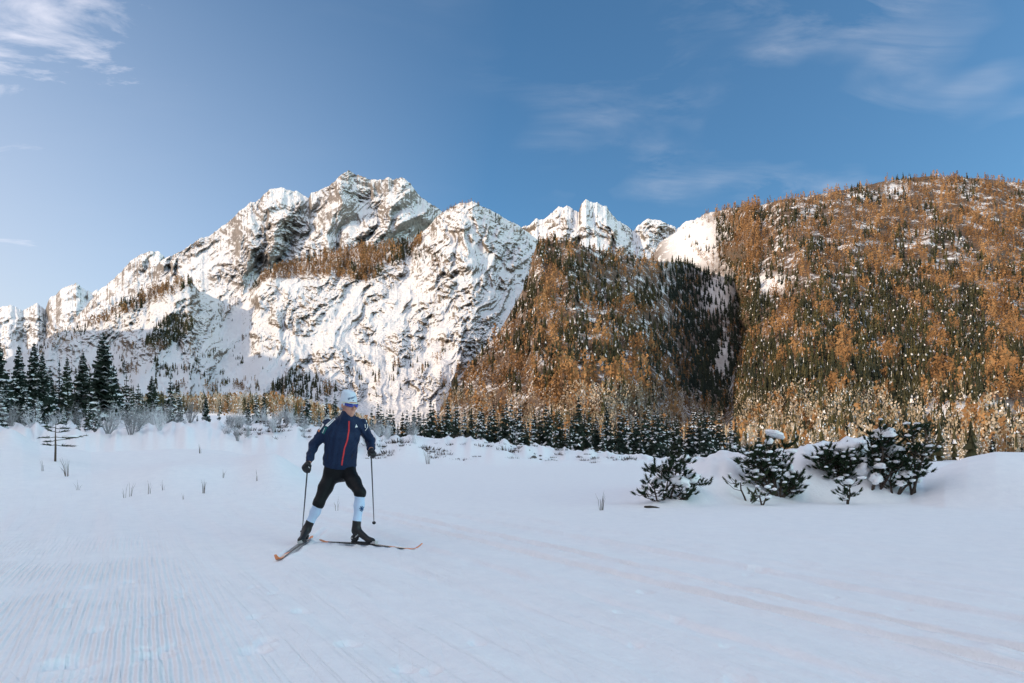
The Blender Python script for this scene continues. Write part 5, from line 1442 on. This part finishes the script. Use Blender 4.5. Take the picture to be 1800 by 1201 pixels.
def dwarf_pine(label, d, stems, n_side, caps, seed, size=.098):
    """stems: pixel polylines; caps: (px, py, half-width px, half-height px, dd) of snow resting on the boughs"""
    r = random.Random(seed)
    x0 = (stems[0][0][0] - CX) / F * d; base = Vector((x0, d, gz(x0, d)))
    root = empty('dwarf_pine', tuple(base)); V, Fc = [], []; SV, SF = [], []; mpp = d / F
    for si, st in enumerate(stems):
        off = r.uniform(-.16, .16)
        pts = [P(px, py, d) + Vector((0, off * min(1, i * .6), 0)) - base for i, (px, py) in enumerate(st)]
        gx = pts[0] + base; pts[0].z = min(pts[0].z, gz(gx.x, gx.y) - base.z) - .06
        n = len(pts); thick = .025 if n_side > 11 else .019
        fine = []
        for a, b in zip(pts[:-1], pts[1:]):
            for j in range(3): fine.append(a.lerp(b, j / 3) + Vector((r.gauss(0, .008), r.gauss(0, .008), 0)))
        fine.append(pts[-1]); m = len(fine)
        sv, sf = tube(fine, [thick * (1 - .75 * i / (m - 1)) for i in range(m)], 6)
        tuft(V, Fc, fine[-1], fine[-1] - fine[-2], r, size * 1.15)
        for k in range(int(n_side * 1.5)):
            t = r.uniform(.28, 1.0); i = min(int(t * (m - 1)), m - 2); p = fine[i].lerp(fine[i + 1], t * (m - 1) - i)
            ax = (fine[i + 1] - fine[i]).normalized(); a = r.uniform(0, 6.283); o = Vector((math.cos(a), math.sin(a) * .8, 0))
            dr = (o * r.uniform(.7, 1.2) + Vector((0, 0, r.uniform(-.25, .6))) + ax * .15).normalized(); L = r.uniform(.10, .34) * (1.25 - .45 * t)
            e = p + dr * L; mid = p.lerp(e, .5) - Vector((0, 0, L * .10)); e2 = e + Vector((0, 0, L * .12))
            bv, bf = tube([p, mid, e2], [thick * .35, thick * .26, .004], 4); q = len(sv); sv += bv; sf += [tuple(i2 + q for i2 in f) for f in bf]
            tuft(V, Fc, e2, (e2 - mid).normalized() + Vector((0, 0, .35)), r, size * r.uniform(.8, 1.15))
            if r.random() < .26: dust(SV, SF, e2 + Vector((0, 0, .035)), r.uniform(.035, .075), r)
            if r.random() < .2: dust(SV, SF, mid + Vector((0, 0, .05)), r.uniform(.03, .06), r)
            if r.random() < .75: tuft(V, Fc, mid + Vector((r.gauss(0, .03), r.gauss(0, .03), .05)), dr + Vector((r.gauss(0, .4), r.gauss(0, .4), .5)), r, size * r.uniform(.7, 1.0))
        poly_obj('stem', sv, sf, M_BARK, root)
    poly_obj('foliage', V, Fc, M_PINE, root, False)['kind'] = 'stuff'
    if SV: poly_obj('snow_dusting', SV, SF, M_SNOW, root, True)['kind'] = 'stuff'
    for k, (px, py, w, h, dd) in enumerate(caps):
        blob('snow_cap', P(px, py, d + dd) - base, (w * mpp * 1.1, w * mpp * .9, h * mpp * .8), seed + k, root)
    tag(root, label, 'dwarf pine', 'dwarf pines in the drifts')
dwarf_pine('lowest dwarf pine, sprawling at the front left edge of the drifts, snow on its middle', 11.7,
           [[(1160, 892), (1150, 862), (1135, 838)], [(1166, 890), (1172, 850), (1176, 818)], [(1172, 892), (1186, 846), (1180, 806)], [(1176, 890), (1200, 860), (1196, 826)], [(1165, 893), (1190, 880), (1202, 868)], [(1170, 888), (1160, 830), (1146, 826)], [(1172, 890), (1150, 880), (1126, 862)], [(1180, 872), (1215, 856), (1238, 852)], [(1178, 850), (1190, 815), (1204, 812)]], 9,
           [(1160, 846, 11, 9, .05), (1196, 848, 16, 13, -.05), (1214, 842, 16, 10, .1), (1204, 806, 10, 8, .2)], 301)
dwarf_pine('dark upright dwarf pine with a snow cap on its crown, centre-left of the drifts', 12.4,
           [[(1368, 866), (1362, 830), (1358, 790), (1362, 774)], [(1366, 866), (1345, 836), (1322, 806), (1300, 792)], [(1370, 866), (1376, 828), (1380, 796), (1384, 784)], [(1364, 866), (1340, 850), (1318, 838)], [(1366, 866), (1348, 816), (1340, 786)], [(1372, 866), (1392, 848), (1398, 836)], [(1360, 864), (1330, 820), (1296, 810)], [(1368, 860), (1352, 822), (1320, 792)], [(1372, 867), (1388, 866), (1400, 862)]], 16,
           [(1362, 764, 15, 9, .0), (1352, 776, 7, 8, -.05), (1386, 822, 9, 8, .1)], 302)
dwarf_pine('rounded dwarf pine under a smooth snow hood, between the capped tree and the tall group', 12.9,
           [[(1468, 862), (1470, 838), (1488, 812), (1494, 792)], [(1470, 862), (1476, 826), (1466, 800)], [(1474, 862), (1496, 832), (1512, 806)], [(1466, 862), (1456, 824), (1438, 798)], [(1472, 862), (1484, 830), (1482, 800)], [(1466, 858), (1452, 820), (1430, 806)], [(1476, 858), (1508, 836), (1522, 812)], [(1472, 840), (1500, 812), (1500, 788)], [(1470, 840), (1470, 810), (1456, 790)]], 16,
           [(1492, 784, 26, 11, .25), (1464, 796, 14, 9, .3), (1512, 828, 12, 16, -.15), (1460, 846, 13, 14, .2)], 303)
dwarf_pine('tallest dwarf pine, its top tuft carrying a big pillow of snow', 12.6,
           [[(1528, 868), (1542, 836), (1546, 800), (1544, 772), (1540, 748)], [(1530, 868), (1540, 830), (1556, 796), (1562, 768)], [(1550, 866), (1552, 838), (1560, 812), (1584, 800)], [(1534, 862), (1544, 790), (1570, 764)], [(1536, 856), (1538, 800), (1534, 762)], [(1550, 866), (1548, 820), (1538, 790)], [(1546, 840), (1566, 820), (1590, 812)]], 17,
           [(1557, 760, 18, 9, -.05), (1560, 796, 18, 9, .1), (1548, 820, 11, 8, -.12), (1584, 812, 14, 7, .05), (1540, 842, 10, 14, -.1)], 304)
dwarf_pine('right-most dwarf pine, a slim leader with tufted side shoots beside the smooth mound', 12.5,
           [[(1602, 858), (1612, 826), (1620, 790), (1622, 760), (1622, 748)], [(1576, 868), (1590, 838), (1602, 806), (1606, 780)], [(1570, 868), (1566, 846), (1574, 822)], [(1604, 856), (1600, 830), (1590, 796), (1580, 784)], [(1604, 852), (1616, 812), (1632, 790)], [(1578, 866), (1596, 844), (1612, 832)], [(1610, 812), (1604, 776), (1598, 756)]], 14,
           [(1594, 834, 9, 8, -.1), (1574, 790, 20, 8, .15), (1610, 846, 9, 7, .2), (1584, 850, 8, 6, -.12)], 305)
dwarf_pine('small pine sprig drooping from the snow just below the capped tree', 11.6, [[(1340, 876), (1334, 870), (1324, 882)], [(1338, 876), (1348, 868), (1358, 866)]], 5, [(1342, 866, 8, 3, 0)], 306, .075)
dwarf_pine('small snow-topped pine sprig below the hooded pine', 11.9, [[(1490, 872), (1491, 860), (1486, 846)], [(1490, 872), (1498, 862), (1500, 852)], [(1490, 873), (1494, 872), (1496, 870)]], 5, [(1491, 848, 9, 7, .03)], 307, .075)
dwarf_pine('twiggy pine tip poking out left of the capped tree', 12.0, [[(1312, 862), (1298, 848), (1290, 854)], [(1318, 868), (1330, 852), (1322, 842)]], 4, [], 308, .065)
M_DEBRIS = M_SCRUB
for k, (px, py, w, lab) in enumerate([(1146, 893, 14, 'dark broken bough lying at the front foot of the drifts'), (1204, 889, 4, 'bit of dark bark on the snow right of the broken bough'), (1010 + 0, 0, 0, None)]):
    if not lab: continue
    d = EYE * F / (py - HY); x = (px - CX) / F * d
    blob('fallen_bough', (x, d, gz(x, d)), (w * d / F, .07, .035), 400 + k, None, M_SCRUB, 2, .4)
    tag(bpy.data.objects['fallen_bough' if k == 0 else 'fallen_bough.%03d' % k], lab, 'fallen bough')

# ---------------------------------------------------------------- tell look-alikes apart by their place in their row
def ordinal(n):
    ones = ['', 'first', 'second', 'third', 'fourth', 'fifth', 'sixth', 'seventh', 'eighth', 'ninth', 'tenth', 'eleventh', 'twelfth', 'thirteenth', 'fourteenth', 'fifteenth', 'sixteenth', 'seventeenth', 'eighteenth', 'nineteenth']
    if n < 20: return ones[n]
    t, o = divmod(n, 10); tens = ['', '', 'twent', 'thirt', 'fort', 'fift', 'sixt', 'sevent', 'eight', 'ninet']
    return tens[t] + ('ieth' if o == 0 else 'y-' + ones[o])
def number_rows():
    by = {}
    for o in COL.objects:
        if o.parent is None and 'label' in o: by.setdefault(o['label'], []).append(o)
    for lab, os_ in by.items():
        if len(os_) < 2: continue
        os_.sort(key=lambda o: o.location.x / o.location.y)
        for i, o in enumerate(os_): o['label'] = ordinal(i + 1) + ' from the left: ' + lab
number_rows()
